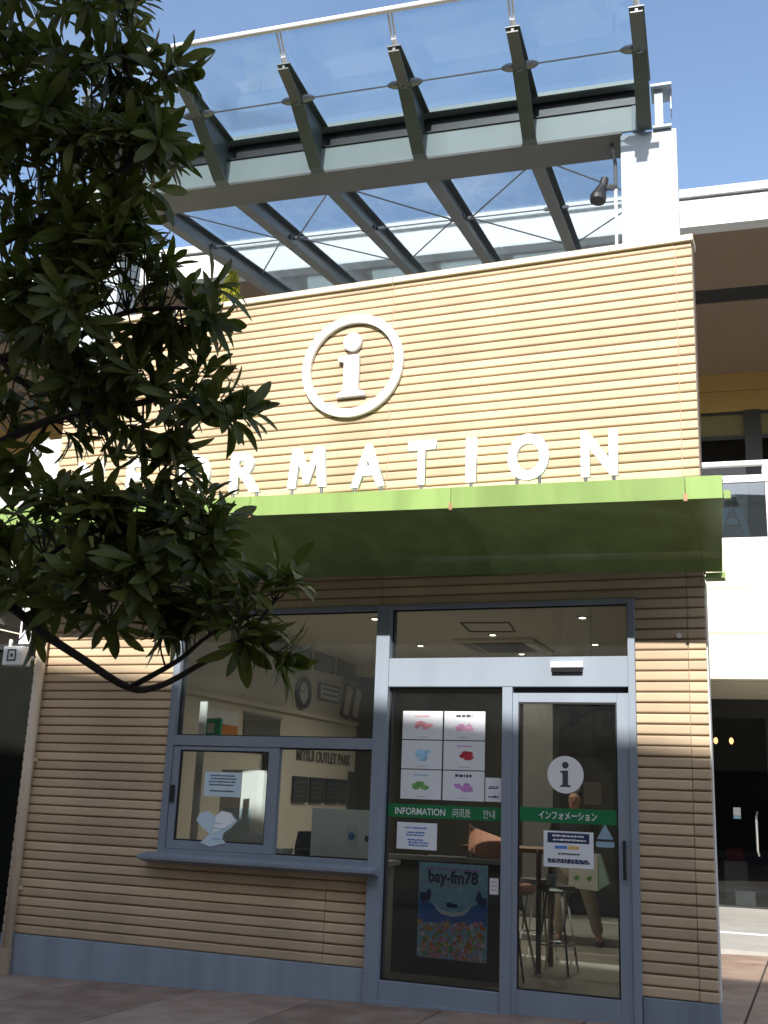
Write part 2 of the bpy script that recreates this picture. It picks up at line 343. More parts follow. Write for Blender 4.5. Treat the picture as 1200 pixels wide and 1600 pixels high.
# canopy: sunlit fascia over a coved soffit; it falls a little to the right
def cz(x): return 3.645 - 0.024 * x
D = 1.12
cpy_org = []
def soff(x0, x1, n=10):
    vs = []; fs = []
    for x in (x0, x1):
        for i in range(n + 1):
            t = i / n; y = -D + 0.02 + t * (D - 0.022); xq = x - (0.10 * t if x > 0.2 else 0)
            z = (cz(x) - 0.13) - 0.345 * (1 - math.sqrt(max(0, 1 - 0.97 * t ** 2.4)))
            vs.append((xq, y, z))
    for i in range(n): fs.append((i, i + 1, n + 2 + i, n + 1 + i))
    # top skin
    o = len(vs)
    for x in (x0, x1):
        for y in (-D + 0.02, -0.002): vs.append((x - (0.10 if x > 0.2 and y > -0.1 else 0), y, cz(x) - 0.02))
    fs.append((o, o + 2, o + 3, o + 1)); fs.append((n, o + 1, o + 3, 2 * n + 1))
    fs.append(tuple(list(range(0, n + 1)) + [o + 1, o])); fs.append(tuple(list(range(n + 1, 2 * n + 2)) + [o + 3, o + 2]))
    return vs, fs
seams = [-6.3, -4.9, -3.27, -1.635, 0.0, 0.238]
cn = MB()
canopy = None
for a, b in zip(seams[:-1], seams[1:]):
    s = MB().add(*soff(a + 0.0008, b - 0.0008, 16))
    if canopy is None: canopy = s.build('canopy', M['green'], ki)
    else: s.build('soffit_panel', M['green'], canopy)
    x0, x1 = a + 0.002, b - 0.002
    f = MB(); pr_ = []
    for x in (x0, x1):
        z1 = cz(x); z0 = z1 - 0.155
        pr_ += [(x, -D, z0), (x, -D, z1), (x, -D + 0.10, z1), (x, -D + 0.10, z1 - 0.018), (x, -D + 0.018, z1 - 0.018), (x, -D + 0.018, z0)]
    f.add(pr_, [(0, 1, 2, 3, 4, 5), (6, 7, 8, 9, 10, 11)] + [(i, (i + 1) % 6, 6 + (i + 1) % 6, 6 + i) for i in range(6)])
    f.build('fascia', M['green'], canopy)
    if b < 0.1:
        MB().box(b - 0.012, b + 0.012, -D - 0.004, -D + 0.02, cz(b) - 0.168, cz(b) - 0.115).build('seam_clip', M['wood'], canopy)
MB().box(0.242, 0.285, -1.10, -1.05, cz(0.2) - 0.155, cz(0.2) - 0.10).build('gutter', M['green'], canopy)
eb = MB(); eb.box(0.008, 0.15, -0.03, 0.10, 3.175, 3.19); eb.box(0.008, 0.15, 0.085, 0.10, 3.19, 3.24)
eb.build('end_bracket', M['green'], canopy)
# small lamp knob under the canopy
kn = MB().lathe((-0.19, -0.02, 2.75), [(0.018, -0.02), (0.018, 0.02)], 10, 'y'); kn.build('wall_knob', M['bright_white'], ki)

# ------- window
Y0, Y1 = -0.035, 0.10
wf = MB()
wf.box(-4.525, -4.455, Y0, Y1, 0.98, 3.03)          # left stile
wf.box(-4.455, -2.60, Y0, Y1, 3.0, 3.04)             # head
wf.box(-4.455, -2.60, Y0 - 0.004, Y1, 1.872, 1.958)  # transom bar
wf.box(-4.455, -2.60, Y0, Y1, 0.975, 1.02)           # bottom rail
win = wf.build('window_frame', M['alu'], ki, bevel=0.004)
MB().box(-4.455, -2.60, 0.03, 0.036, 1.958, 3.0).build('pane', M['glass'], win)
MB().box(-3.46, -2.60, 0.05, 0.056, 1.02, 1.872).build('pane', M['glass'], win)
sh = MB()
sh.box(-4.45, -4.385, Y0 + 0.008, 0.03, 1.022, 1.868); sh.box(-3.53, -3.435, Y0 + 0.008, 0.03, 1.022, 1.868)
sh.box(-4.385, -3.53, Y0 + 0.008, 0.03, 1.022, 1.092); sh.box(-4.385, -3.53, Y0 + 0.008, 0.03, 1.835, 1.868)
sh.build('sash', M['alu'], win, bevel=0.003)
MB().box(-4.385, -3.53, 0.0, 0.006, 1.092, 1.835).build('pane', M['glass'], win)
MB().box(-4.435, -4.405, Y0 - 0.012, Y0 + 0.006, 1.40, 1.54).build('latch', M['black'], win)
sl = MB(); sl.prism([(-0.17, 0.935), (-0.17, 0.965), (-0.03, 0.985), (0.0, 0.985), (0.0, 0.90), (-0.02, 0.90), (-0.13, 0.925)], 'x', -4.63, -2.50)
sl.build('window_sill', M['alu'], ki, bevel=0.004)

# ------- door set
df = MB()
df.box(-2.602, -2.485, Y0 - 0.01, 0.12, -0.05, 3.04)             # left mullion
df.box(-2.485, -0.53, Y0, Y1, 3.005, 3.04)                        # top head
df.box(-0.568, -0.515, Y0 - 0.004, 0.12, -0.05, 3.04)             # right jamb
df.box(-1.535, -1.455, Y0, Y1, -0.05, 2.37)                       # centre mullion
df.box(-2.485, -1.535, Y0 + 0.01, Y1, -0.02, 0.165)               # bottom rail, fixed side
df.box(-2.485, -0.568, Y0 - 0.003, 0.14, 2.372, 2.60)             # header box
dfo = df.build('door_frame', M['alu'], ki, bevel=0.004)
MB().box(-1.455, -0.568, 0.02, 0.12, 2.33, 2.372).build('track', M['black'], dfo)
MB().box(-2.485, -0.568, 0.03, 0.036, 2.60, 3.005).build('pane', M['glass'], dfo)
MB().box(-2.485, -1.535, 0.03, 0.036, 0.165, 2.372).build('pane', M['glass'], dfo)
dl = MB()
dl.box(-1.455, -1.41, -0.02, 0.03, 0.03, 2.325); dl.box(-0.66, -0.57, -0.02, 0.03, 0.03, 2.325)
dl.box(-1.41, -0.66, -0.02, 0.03, 2.255, 2.325); dl.box(-1.41, -0.66, -0.02, 0.03, 0.03, 0.20)
leaf_o = dl.build('sliding_door', M['alu'], ki, bevel=0.003)
MB().box(-1.41, -0.66, 0.0, 0.006, 0.20, 2.255).build('pane', M['glass'], leaf_o)
hd = MB(); hd.tube([(-0.615, -0.05, 1.0), (-0.615, -0.05, 1.27)], 0.012, 8); hd.box(-0.623, -0.607, -0.05, -0.018, 1.02, 1.04); hd.box(-0.623, -0.607, -0.05, -0.018, 1.23, 1.25)
hd.build('handle', M['black'], leaf_o)
MB().box(-2.485, -0.568, -0.06, 0.16, -0.05, 0.028).build('threshold', M['alu'], ki)
se = thing('door_sensor', 'small white door sensor on the pale header above the sliding door', 'sensor', (-1.02, -0.04, 2.46))
MB().prism([(-0.038, 2.565), (-0.075, 2.56), (-0.085, 2.515), (-0.038, 2.515)], 'x', -1.145, -0.90).build('housing', M['bright_white'], se)
MB().prism([(-0.038, 2.514), (-0.083, 2.514), (-0.075, 2.480), (-0.038, 2.478)], 'x', -1.14, -0.905).build('lens', M['black'], se)

gk = MB()
def gasket(x0, x1, z0, z1, y, w=0.012):
    gk.box(x0, x1, y, y + 0.012, z0, z0 + w); gk.box(x0, x1, y, y + 0.012, z1 - w, z1); gk.box(x0, x0 + w, y, y + 0.012, z0 + w, z1 - w); gk.box(x1 - w, x1, y, y + 0.012, z0 + w, z1 - w)
for q in ((-4.455, -2.602, 1.958, 3.0, 0.017), (-3.46, -2.602, 1.02, 1.872, 0.037), (-4.385, -3.53, 1.092, 1.835, -0.013), (-2.485, -0.568, 2.60, 3.005, 0.017), (-2.485, -1.535, 0.165, 2.372, 0.017), (-1.41, -0.66, 0.20, 2.255, -0.013)): gasket(*q)
struct(gk.build('gasket', M['black'], ki), 'stuff')
# ------- sign letters on the canopy
sg = thing('sign_lettering', 'white standing letters spelling INFORMATION along the canopy edge', 'sign', (-3.0, -1.06, 3.7))
LT = [('I', -5.29), ('N', -4.84), ('F', -4.385), ('O', -3.83), ('R', -3.356), ('M', -2.818), ('A', -2.31), ('T', -1.885), ('I', -1.503), ('O', -1.08), ('N', -0.575)]
for ch, x in LT:
    zb = cz(x) + 0.062
    xsc = {'O': 0.83, 'N': 0.80, 'T': 0.75, 'A': 0.80, 'R': 0.97, 'F': 0.92}.get(ch, 1.0)
    if ch == 'M':
        mp_o = [(0, 0), (0.072, 0), (0.090, 0.20), (0.145, 0.03), (0.185, 0.03), (0.240, 0.20), (0.258, 0), (0.330, 0), (0.300, 0.325), (0.225, 0.325), (0.165, 0.15), (0.105, 0.325), (0.030, 0.325)]
        me = MB().prism(mp_o, 'y', -0.016, 0.016).mesh('letter', M['letter'])
    else:
        me = text_mesh('letter', ch, 0.450, 0.016, M['letter'], offset=0.017, xs=xsc)
    xs3 = [v.co.x for v in me.vertices]; cx_ = (min(xs3) + max(xs3)) / 2
    me.transform(Matrix.Translation((-cx_, 0, 0)))
    o = link('letter', me, sg); o.location = (x + 3.0, 0, zb - 3.7)
    ORG[o.name] = (x, -1.06, zb)
    w = max(xs3) - min(xs3)
    offs = {'T': [0], 'I': [0], 'F': [-w * 0.36], 'O': [-w * 0.27, w * 0.27]}.get(ch, [-w * 0.38, w * 0.38])
    for d in offs: MB().tube([(x + d, -1.06, cz(x) - 0.002), (x + d, -1.06, zb + (0.05 if ch == 'O' else 0.01))], 0.012, 8).build('pin', M['rod'], o)
# ------- round i sign
rs = thing('round_sign', 'white ring with a slab serif letter i on the upper slatted wall', 'sign', (-2.948, -0.03, 5.216))
cx0, cz0 = -2.948, 5.216
rg = MB(); N = 64; vs = []; fs = []
for k in range(N):
    a = 2 * math.pi * k / N; c, s_ = math.cos(a), math.sin(a)
    for r_, y in ((0.487, -0.008), (0.487, -0.045), (0.410, -0.045), (0.410, -0.008)): vs.append((cx0 + r_ * c, y, cz0 + r_ * s_))
for k in range(N):
    for q in range(4): fs.append((k * 4 + q, k * 4 + (q + 1) % 4, ((k + 1) % N) * 4 + (q + 1) % 4, ((k + 1) % N) * 4 + q))
rg.add(vs, fs).build('ring', M['letter'], rs)
MB().lathe((cx0 - 0.004, 0, cz0 + 0.226), [(0.086, -0.045), (0.086, -0.008)], 32, 'y').build('dot', M['letter'], rs)
st = [(-0.138, -0.294), (0.138, -0.294), (0.138, -0.262), (0.10, -0.248), (0.068, -0.24), (0.068, 0.098), (-0.03, 0.098), (-0.135, 0.085), (-0.135, 0.052), (-0.10, 0.045), (-0.076, 0.03), (-0.074, -0.24), (-0.10, -0.248), (-0.138, -0.262)]
MB().prism([(cx0 + a, cz0 + b) for a, b in st], 'y', -0.045, -0.008).build('stem', M['letter'], rs)
stand = MB()
for a in (45, 135, 225, 315): stand.tube([(cx0 + 0.448 * math.cos(R(a)), -0.009, cz0 + 0.448 * math.sin(R(a))), (cx0 + 0.448 * math.cos(R(a)), 0.03, cz0 + 0.448 * math.sin(R(a)))], 0.01, 6)
stand.tube([(cx0, -0.009, cz0 - 0.2), (cx0, 0.03, cz0 - 0.2)], 0.01, 6); stand.tube([(cx0, -0.009, cz0 + 0.226), (cx0, 0.03, cz0 + 0.226)], 0.01, 6)
stand.build('standoff', M['rod'], rs)

# ------- prints on the glass
GY = 0.029                                   # outer face of the fixed glass
def sheet(x0, x1, z0, z1, y, m_, name, label, cat, th=0.003, group=None, skew=0.0):
    t = thing(name, label, cat, ((x0 + x1) / 2, y, z0), 0, group)
    MB().prism([(x0, z0 + skew), (x1, z0), (x1, z1), (x0, z1 + skew)], 'y', y - th, y).build('sheet', m_, t); return t
def blob(cx, cz_, rx_, rz_, y, m_, parent, name='print', seed=0, th=0.0012):
    rr = random.Random(seed); pts = []
    for k in range(18):
        a = 2 * math.pi * k / 18; q = rr.uniform(0.72, 1.12); pts.append((cx + rx_ * q * math.cos(a), cz_ + rz_ * q * math.sin(a)))
    return MB().prism(pts, 'y', y - th, y).build(name, m_, parent)
def bars(x0, x1, zs, h, y, m_, parent, name='print', seed=1, ragged=0.15):
    rr = random.Random(seed); b = MB()
    for z in zs:
        x = x0 + (x1 - x0) * rr.uniform(0, ragged); xe = x1 - (x1 - x0) * rr.uniform(0, ragged)
        while x < xe:
            w = rr.uniform(0.4, 2.2) * h; b.box(x, min(x + w, xe), y - 0.0012, y, z, z + h * rr.uniform(0.75, 1.0)); x += w + h * 0.35
    return struct(b.build(name, m_, parent), 'stuff')
bd = tag(MB().box(-2.484, -1.536, GY - 0.0015, GY, 1.362, 1.463).build('window_band', M['band']), 'green band lettered INFORMATION across the fixed left pane beside the door', 'window film')
ORG[bd.name] = (0, 0, 0)
place_text('lettering', 'INFORMATION', 0.072, 0.0004, M['film'], (-2.205, GY - 0.0025, 1.385), bd, 0.0008, 0.86)
place_text('lettering', '问讯处', 0.070, 0.0004, M['film'], (-1.865, GY - 0.0025, 1.385), bd, 0, 0.72)
place_text('lettering', '안내', 0.070, 0.0004, M['film'], (-1.645, GY - 0.0025, 1.385), bd, 0, 0.80)
DY = -0.001
bd2 = tag(MB().box(-1.409, -0.661, DY - 0.0015, DY, 1.372, 1.478).build('window_band', M['band']), 'green band with white katakana across the sliding door leaf', 'window film')
place_text('lettering', 'インフォメーション', 0.068, 0.0004, M['film'], (-1.035, DY - 0.0025, 1.40), bd2, 0.0008, 0.72)
ds = thing('door_decal', 'round white decal with a dark letter i on the sliding door', 'decal', (-1.05, DY, 1.58))
MB().lathe((-1.05, 0, 1.722), [(0.137, DY - 0.0015), (0.137, DY)], 40, 'y').build('disc', M['film'], ds)
k = 0.29
MB().prism([(-1.05 + a * k, 1.722 + b * k * 1.05 - 0.0) for a, b in st], 'y', DY - 0.003, DY - 0.0016).build('stem', M['ink'], ds)
MB().lathe((-1.05, 0, 1.722 + 0.226 * k * 1.05), [(0.025, DY - 0.003), (0.025, DY - 0.0016)], 20, 'y').build('dot', M['ink'], ds)

cols = [(-2.372, -2.035), (-2.022, -1.686)]; rows = [(1.963, 2.185), (1.735, 1.955), (1.503, 1.727)]
spec = [[('pink', 'sheet with a small pink map, upper left of the six sheets on the glass', 'pink'), ('rose', 'sheet with a pale rose map under a black heading, upper right of six', 'ink')],
        [('sky', 'sheet with a wide pale blue map, middle left of the six sheets', None), ('red', 'sheet with a deep red map, middle right of the six sheets', 'lilac')],
        [('leafgreen', 'sheet with a green map, lower left of the six sheets', 'sky'), ('lilac', 'sheet with a lilac map under a dark heading, lower right of six', 'navy')]]
for i, (z0, z1) in enumerate(rows):
    for j, (x0, x1) in enumerate(cols):
        m_, lb, head = spec[i][j]
        t = sheet(x0, x1, z0, z1, GY - 0.001, M['paper'], 'map_sheet', 'white ' + lb, 'notice', group='map sheets stuck on the fixed pane')
        cx, cz_ = (x0 + x1) / 2, (z0 + z1) / 2 - 0.005
        W, H = {'sky': (0.10, 0.055), 'red': (0.085, 0.045), 'leafgreen': (0.085, 0.042)}.get(m_, (0.085, 0.045))
        for q in range(7):
            blob(cx + random.uniform(-0.6, 0.6) * W, cz_ + random.uniform(-0.5, 0.5) * H, W * random.uniform(0.25, 0.5), H * random.uniform(0.3, 0.6), GY - 0.0042 - q * 0.0002, M[m_], t, 'map_print', q + i * 10 + j * 40, 0.0004)
        if head: bars(cx - 0.07, cx + 0.07, [z1 - 0.045], 0.022 if head in ('ink', 'navy') else 0.012, GY - 0.0042, M[head], t, 'heading', i + j, 0.05)
        bars(cx - 0.05, cx + 0.05, [z0 + 0.018], 0.005, GY - 0.0042, M['counter'], t, 'caption', i * 3 + j)
t = sheet(-1.678, -1.546, 1.505, 1.683, GY - 0.001, M['paper'], 'small_notice', 'small portrait white notice at the lower right corner of the six sheets', 'notice')
bars(-1.655, -1.57, [1.60, 1.612], 0.009, GY - 0.0042, M['navy'], t); bars(-1.655, -1.57, [1.535], 0.014, GY - 0.0042, M['navy'], t, seed=4)
t = sheet(-2.39, -2.06, 1.125, 1.325, GY - 0.001, M['paper'], 'text_notice', 'white landscape notice with lines of blue text below the green band', 'notice')
bars(-2.34, -2.11, [1.28, 1.245, 1.225, 1.19, 1.17, 1.15], 0.013, GY - 0.0042, M['blue'], t, 'text_line', 3, 0.3)

po = thing('event_poster', 'blue event poster with a crowd of flowers at its foot behind the fixed pane', 'poster', (-1.93, 0.05, 0.345))
PY = 0.05
MB().prism([(-2.205, 0.352), (-1.655, 0.345), (-1.655, 1.035), (-2.205, 1.035)], 'y', PY - 0.002, PY + 0.002).build('sheet', M['sky'], po)
MB().prism([(-2.204, 0.60), (-1.656, 0.60), (-1.656, 0.78), (-1.75, 0.745), (-1.84, 0.69), (-1.93, 0.675), (-2.02, 0.69), (-2.11, 0.745), (-2.204, 0.78)], 'y', PY - 0.0032, PY - 0.0022).build('sea_print', M['blue'], po)
wv = [(-2.08, 0.755), (-2.03, 0.70), (-1.93, 0.678), (-1.83, 0.70), (-1.78, 0.755), (-1.80, 0.70), (-1.85, 0.665), (-1.93, 0.652), (-2.01, 0.665), (-2.06, 0.70)]
MB().prism(wv, 'y', PY - 0.0046, PY - 0.0034).build('wave_print', M['film'], po)
for q, (a, b, w, h) in enumerate([(-2.16, 0.78, 0.035, 0.04), (-2.12, 0.80, 0.02, 0.05), (-1.72, 0.80, 0.025, 0.05), (-1.685, 0.775, 0.028, 0.035), (-1.95, 0.735, 0.03, 0.02), (-1.91, 0.73, 0.025, 0.018)]):
    blob(a, b, w, h, PY - 0.0048 - q * 0.0001, M['navy'], po, 'figure_print', 60 + q, 0.0004)
place_text('lettering', 'bay-fm78', 0.122, 0.0003, M['navy'], (-1.93, PY - 0.0035, 0.895), po, 0.0045, 0.88)
bars(-2.15, -1.71, [0.985], 0.016, PY - 0.0035, M['lilac'], po, 'heading', 8, 0.02); bars(-2.0, -1.85, [0.865], 0.008, PY - 0.0035, M['pink'], po, 'heading', 9)
fl = MB; rr = random.Random(3)
for ci, cn_ in enumerate(('pink', 'gold', 'leafgreen', 'film', 'orange', 'rose')):
    b = MB()
    for q in range(42):
        a = rr.uniform(-2.19, -1.67); c = 0.36 + 0.26 * rr.random() ** 1.2; r_ = rr.uniform(0.008, 0.02); y = PY - 0.0048 - rr.random() * 0.002
        b.add([(a + r_ * math.cos(2 * math.pi * k_ / 7), y, c + r_ * math.sin(2 * math.pi * k_ / 7)) for k_ in range(7)], [tuple(range(7))])
    struct(b.build('flower_print', M[cn_], po), 'stuff')
t = sheet(-1.632, -1.565, 0.835, 0.95, GY - 0.001, M['paper'], 'sticker', 'tiny pale sticker on the fixed pane beside the blue poster', 'sticker')
bars(-1.622, -1.575, [0.86, 0.89, 0.92], 0.01, GY - 0.0042, M['pink'], t)

t = sheet(-1.215, -0.845, 1.06, 1.315, DY - 0.001, M['paper'], 'door_notice', 'white notice with a navy heading block on the sliding door', 'notice')
MB().box(-1.185, -0.875, DY - 0.0055, DY - 0.0041, 1.232, 1.303).build('heading_block', M['navy'], t)
bars(-1.165, -0.895, [1.275, 1.247], 0.014, DY - 0.0058, M['film'], t, 'heading', 5, 0.1)
MB().box(-1.13, -1.04, DY - 0.0055, DY - 0.0041, 1.19, 1.212).build('tab_print', M['blue'], t); MB().box(-1.035, -0.95, DY - 0.0055, DY - 0.0041, 1.19, 1.212).build('tab_print', M['gold'], t)
bars(-1.12, -0.93, [1.15], 0.012, DY - 0.0055, M['ink'], t, 'text_line', 6, 0.1); bars(-1.19, -0.87, [1.09, 1.105], 0.016, DY - 0.0055, M['navy'], t, 'text_line', 7, 0.1)
t = thing('door_sticker', 'pale blue triangle sticker over a rounded label on the sliding door', 'sticker', (-0.76, DY, 1.2))
MB().prism([(-0.82, 1.272), (-0.70, 1.272), (-0.76, 1.378)], 'y', DY - 0.0015, DY).build('triangle', M['sky_dim'], t)
MB().prism([(-0.83, 1.235), (-0.82, 1.215), (-0.70, 1.215), (-0.69, 1.235), (-0.70, 1.255), (-0.82, 1.255)], 'y', DY - 0.0015, DY).build('oval', M['sky_dim'], t)

WY = -0.001
t = sheet(-4.135, -3.785, 1.46, 1.66, WY, M['paper_blue'], 'window_notice', 'pale blue notice with small print on the sliding window sash', 'notice')
bars(-4.10, -3.82, [1.625, 1.60, 1.575, 1.55, 1.50], 0.011, WY - 0.0035, M['navy'], t, 'text_line', 12, 0.15)
t = thing('paper_cutout', 'pale blue shirt shaped paper cutouts hanging at the foot of the window sash', 'notice', (-3.98, -0.035, 1.04))
ct = [(-4.03, 1.16), (-4.10, 1.20), (-4.17, 1.265), (-4.13, 1.325), (-4.06, 1.34), (-4.0, 1.30), (-3.94, 1.345), (-3.85, 1.33), (-3.78, 1.27), (-3.83, 1.22), (-3.90, 1.17), (-3.91, 1.12), (-3.87, 1.09), (-3.94, 1.075), (-4.02, 1.055), (-4.12, 1.085), (-4.08, 1.11)]
MB().prism([(a, b) for a, b in ct[::-1]], 'y', -0.034, -0.030).build('cutout', M['paper_blue'], t)
MB().prism([(-3.98, 1.30), (-3.92, 1.345), (-3.84, 1.33), (-3.80, 1.27), (-3.92, 1.19), (-4.0, 1.17)][::-1], 'y', -0.038, -0.0345).build('cutout', M['frost'], t)
bars(-4.06, -3.86, [1.24, 1.20, 1.12], 0.008, -0.0385, M['sky'], t, 'print', 2, 0.3)

# ------------------------------------------------------------------ room inside the kiosk
RZ = 3.45
MB().box(-5.78, -0.62, 0.16, 7.05, RZ, RZ + 0.1).build('ceiling', M['ceil'], ki)
MB().box(-5.80, -0.60, 0.10, 7.05, -0.1, 0.021).build('room_floor', M['floor'], ki)
MB().box(-5.80, -5.70, 0.16, 7.05, 0.02, RZ).build('inner_wall', M['room'], ki)
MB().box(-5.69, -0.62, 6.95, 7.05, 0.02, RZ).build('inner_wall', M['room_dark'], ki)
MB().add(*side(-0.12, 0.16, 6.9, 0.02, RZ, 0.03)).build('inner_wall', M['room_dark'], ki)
MB().box(-5.695, -0.7, 0.152, 0.158, 3.04, RZ).build('inner_wall', M['room'], ki)
MB().box(-5.695, -5.64, 0.2, 6.9, 2.53, 2.575).build('picture_rail', M['room'], ki)
for i in range(6):
    y = 3.0 + i * 0.78
    MB().box(-5.70, -5.685, y, y + 0.70, 3.19, 3.43).build('wall_vent', M['vent'], ki)
hs = 1.083
def cl3(p): return (0.723 + (p[0] - 0.723) * hs, -8.263 + (p[1] + 8.263) * hs)
hp = [cl3(p) for p in ((-2.66, 2.41), (-2.163, 2.477), (-2.249, 3.066), (-2.74, 3.0))]
h = MB()
for i in range(4):
    a, b = Vector((*hp[i], RZ - 0.006)), Vector((*hp[(i + 1) % 4], RZ - 0.006)); h.tube([a, b], 0.012, 4)
h.build('ceiling_hatch', M['vent'], ki)
ac = thing('air_conditioner', 'square ceiling cassette air conditioner seen through the transom', 'air conditioner', (-3.0, 4.9, RZ))
a = cl3((-2.64, 4.1)); ax, ay = a
MB().box(ax - 0.5, ax + 0.5, ay - 0.62, ay + 0.62, RZ - 0.03, RZ - 0.002).build('panel', M['room'], ac)
MB().box(ax - 0.32, ax + 0.32, ay - 0.42, ay + 0.42, RZ - 0.036, RZ - 0.031).build('grille', M['vent'], ac)
for s_ in (-1, 1): MB().box(ax + s_ * 0.41 - 0.05, ax + s_ * 0.41 + 0.05, ay - 0.4, ay + 0.4, RZ - 0.036, RZ - 0.031).build('louvre', M['counter'], ac)
lam_lbl = ['leftmost ceiling downlight above the transom glass', 'downlight between the hatch and the air conditioner', 'downlight nearest the top right corner of the transom', 'downlight low at the right of the transom', 'downlight just above the door header', 'downlight near the top right corner of the window']
for (x, y), lb in zip([(-3.662, 3.998), (-2.554, 3.259), (-1.363, 2.271), (-1.581, 4.098), (-2.627, 4.824), (-3.476, 2.055)], lam_lbl):
    x, y = cl3((x, y))
    t = thing('downlight', 'small round lit ' + lb, 'lamp', (x, y, RZ), 0, 'lit ceiling downlights')
    MB().lathe((x, y, RZ), [(0.075, -0.012), (0.075, -0.001)], 16).build('trim_ring', M['white'], t)
    MB().lathe((x, y, RZ), [(0.035, -0.015), (0.035, -0.0125)], 16).build('lens', M['lamp_white'], t)
    ld = bpy.data.lights.new('downlight_lamp', 'SPOT'); ld.energy = 28; ld.color = (1, 0.9, 0.76); ld.spot_size = R(150); ld.spot_blend = 0.6; ld.shadow_soft_size = 0.05
    lo = bpy.data.objects.new('downlight_lamp', ld); col.objects.link(lo); lo.parent = t; lo.location = (0, 0, -0.03)
# things on the inner left wall
ck = thing('wall_clock', 'round dark rimmed wall clock on the inner left wall', 'clock', (-5.69, 5.0, 2.63))
def disc_x(x, y, z, r0, r1, th, m_, name, parent, n=28):
    b = MB(); vs = []; fs = []
    for k in range(n):
        a = 2 * math.pi * k / n
        for r_, xx in ((r0, x), (r0, x + th), (r1, x + th), (r1, x)): vs.append((xx, y + r_ * math.cos(a), z + r_ * math.sin(a)))
    for k in range(n):
        for q in range(4): fs.append((k * 4 + q, k * 4 + (q + 1) % 4, ((k + 1) % n) * 4 + (q + 1) % 4, ((k + 1) % n) * 4 + q))
    return b.add(vs, fs).build(name, m_, parent)
disc_x(-5.69, 5.0, 2.83, 0.21, 0.15, 0.05, M['ink'], 'rim', ck); disc_x(-5.69, 5.0, 2.83, 0.15, 0.0001, 0.02, M['bright_white'], 'face', ck)
hb = MB(); hb.tube([(-5.665, 5.0, 2.83), (-5.665, 5.06, 2.90)], 0.006, 4); hb.tube([(-5.665, 5.0, 2.83), (-5.665, 4.91, 2.86)], 0.005, 4); hb.build('hand', M['ink'], ck)
fr = thing('framed_notice', 'dark framed notice with two lines of print beside the clock', 'notice', (-5.69, 5.85, 2.79))
MB().box(-5.695, -5.66, 5.5, 6.2, 2.79, 3.03).build('frame', M['ink'], fr); MB().box(-5.66, -5.656, 5.54, 6.16, 2.82, 3.0).build('sheet', M['room'], fr)
for z in (2.86, 2.93): MB().box(-5.656, -5.653, 5.58, 6.12, z, z + 0.035).build('text_line', M['ink'], fr)
for i, (y, lb) in enumerate(((6.32, 'beside the framed notice'), (6.66, 'near the mullion'))):
    t = thing('tilted_frame', 'narrow dark edged picture frame tilted on the inner wall ' + lb, 'picture frame', (-5.68, y, 2.62), 0, 'tilted picture frames on the inner wall')
    v = lambda yy, zz, d=0: (-5.68 + (zz - 2.62) * 0.16 + d, yy, zz)
    b = MB(); ys = (y, y + 0.26)
    for q0, q1 in (((ys[0], 2.66), (ys[1], 2.62)), ((ys[1], 2.62), (ys[1], 3.03)), ((ys[1], 3.03), (ys[0], 3.1)), ((ys[0], 3.1), (ys[0], 2.66))): b.tube([v(*q0), v(*q1)], 0.018, 4)
    b.build('frame', M['ink'], t)
    MB().add([v(ys[0], 2.66), v(ys[1], 2.62), v(ys[1], 3.03), v(ys[0], 3.1)] + [v(ys[0], 2.66, -.01), v(ys[1], 2.62, -.01), v(ys[1], 3.03, -.01), v(ys[0], 3.1, -.01)], [(0, 1, 2, 3), (4, 5, 6, 7), (0, 1, 5, 4), (2, 3, 7, 6)]).build('picture', M['room'], t)
rx90 = Matrix.Rotation(R(90), 4, 'Z')
wl = place_text('wall_lettering', 'MITSUI OUTLET PARK', 0.20, 0.004, M['vent'], (-5.690, 5.85, 1.95), None, 0.006, 0.93, rx90)
tag(wl, 'row of dark capital letters on the inner left wall above four panels', 'lettering')
for i in range(4):
    y = 4.87 + i * 0.52
    t = thing('wall_panel', ['first dark display panel from the window sash in a row of four', 'second dark display panel from the window sash', 'third dark display panel from the window sash', 'fourth dark display panel, beside the mullion'][i], 'display panel', (-5.69, y, 1.42), 0, 'dark panels in a row on the inner wall')
    MB().box(-5.695, -5.66, y, y + 0.43, 1.41, 1.74).build('board', M['ink'], t)
    for z in (1.48, 1.54, 1.60, 1.66): MB().box(-5.66, -5.656, y + 0.05, y + 0.36, z, z + 0.012).build('text_line', M['vent'], t)
MB().box(-5.69, -5.64, 7.0 - 0.3, 6.94, 0.6, 1.86).build('dark_cabinet', M['ink'], ki)
t = thing('wall_phone', 'dark square wall box seen at the top of the sliding sash', 'wall box', (-5.69, 4.05, 1.75))
MB().box(-5.695, -5.60, 4.0, 4.28, 1.74, 1.98).build('case', M['ink'], t); MB().box(-5.60, -5.595, 4.05, 4.2, 1.86, 1.95).build('screen', M['vent'], t)
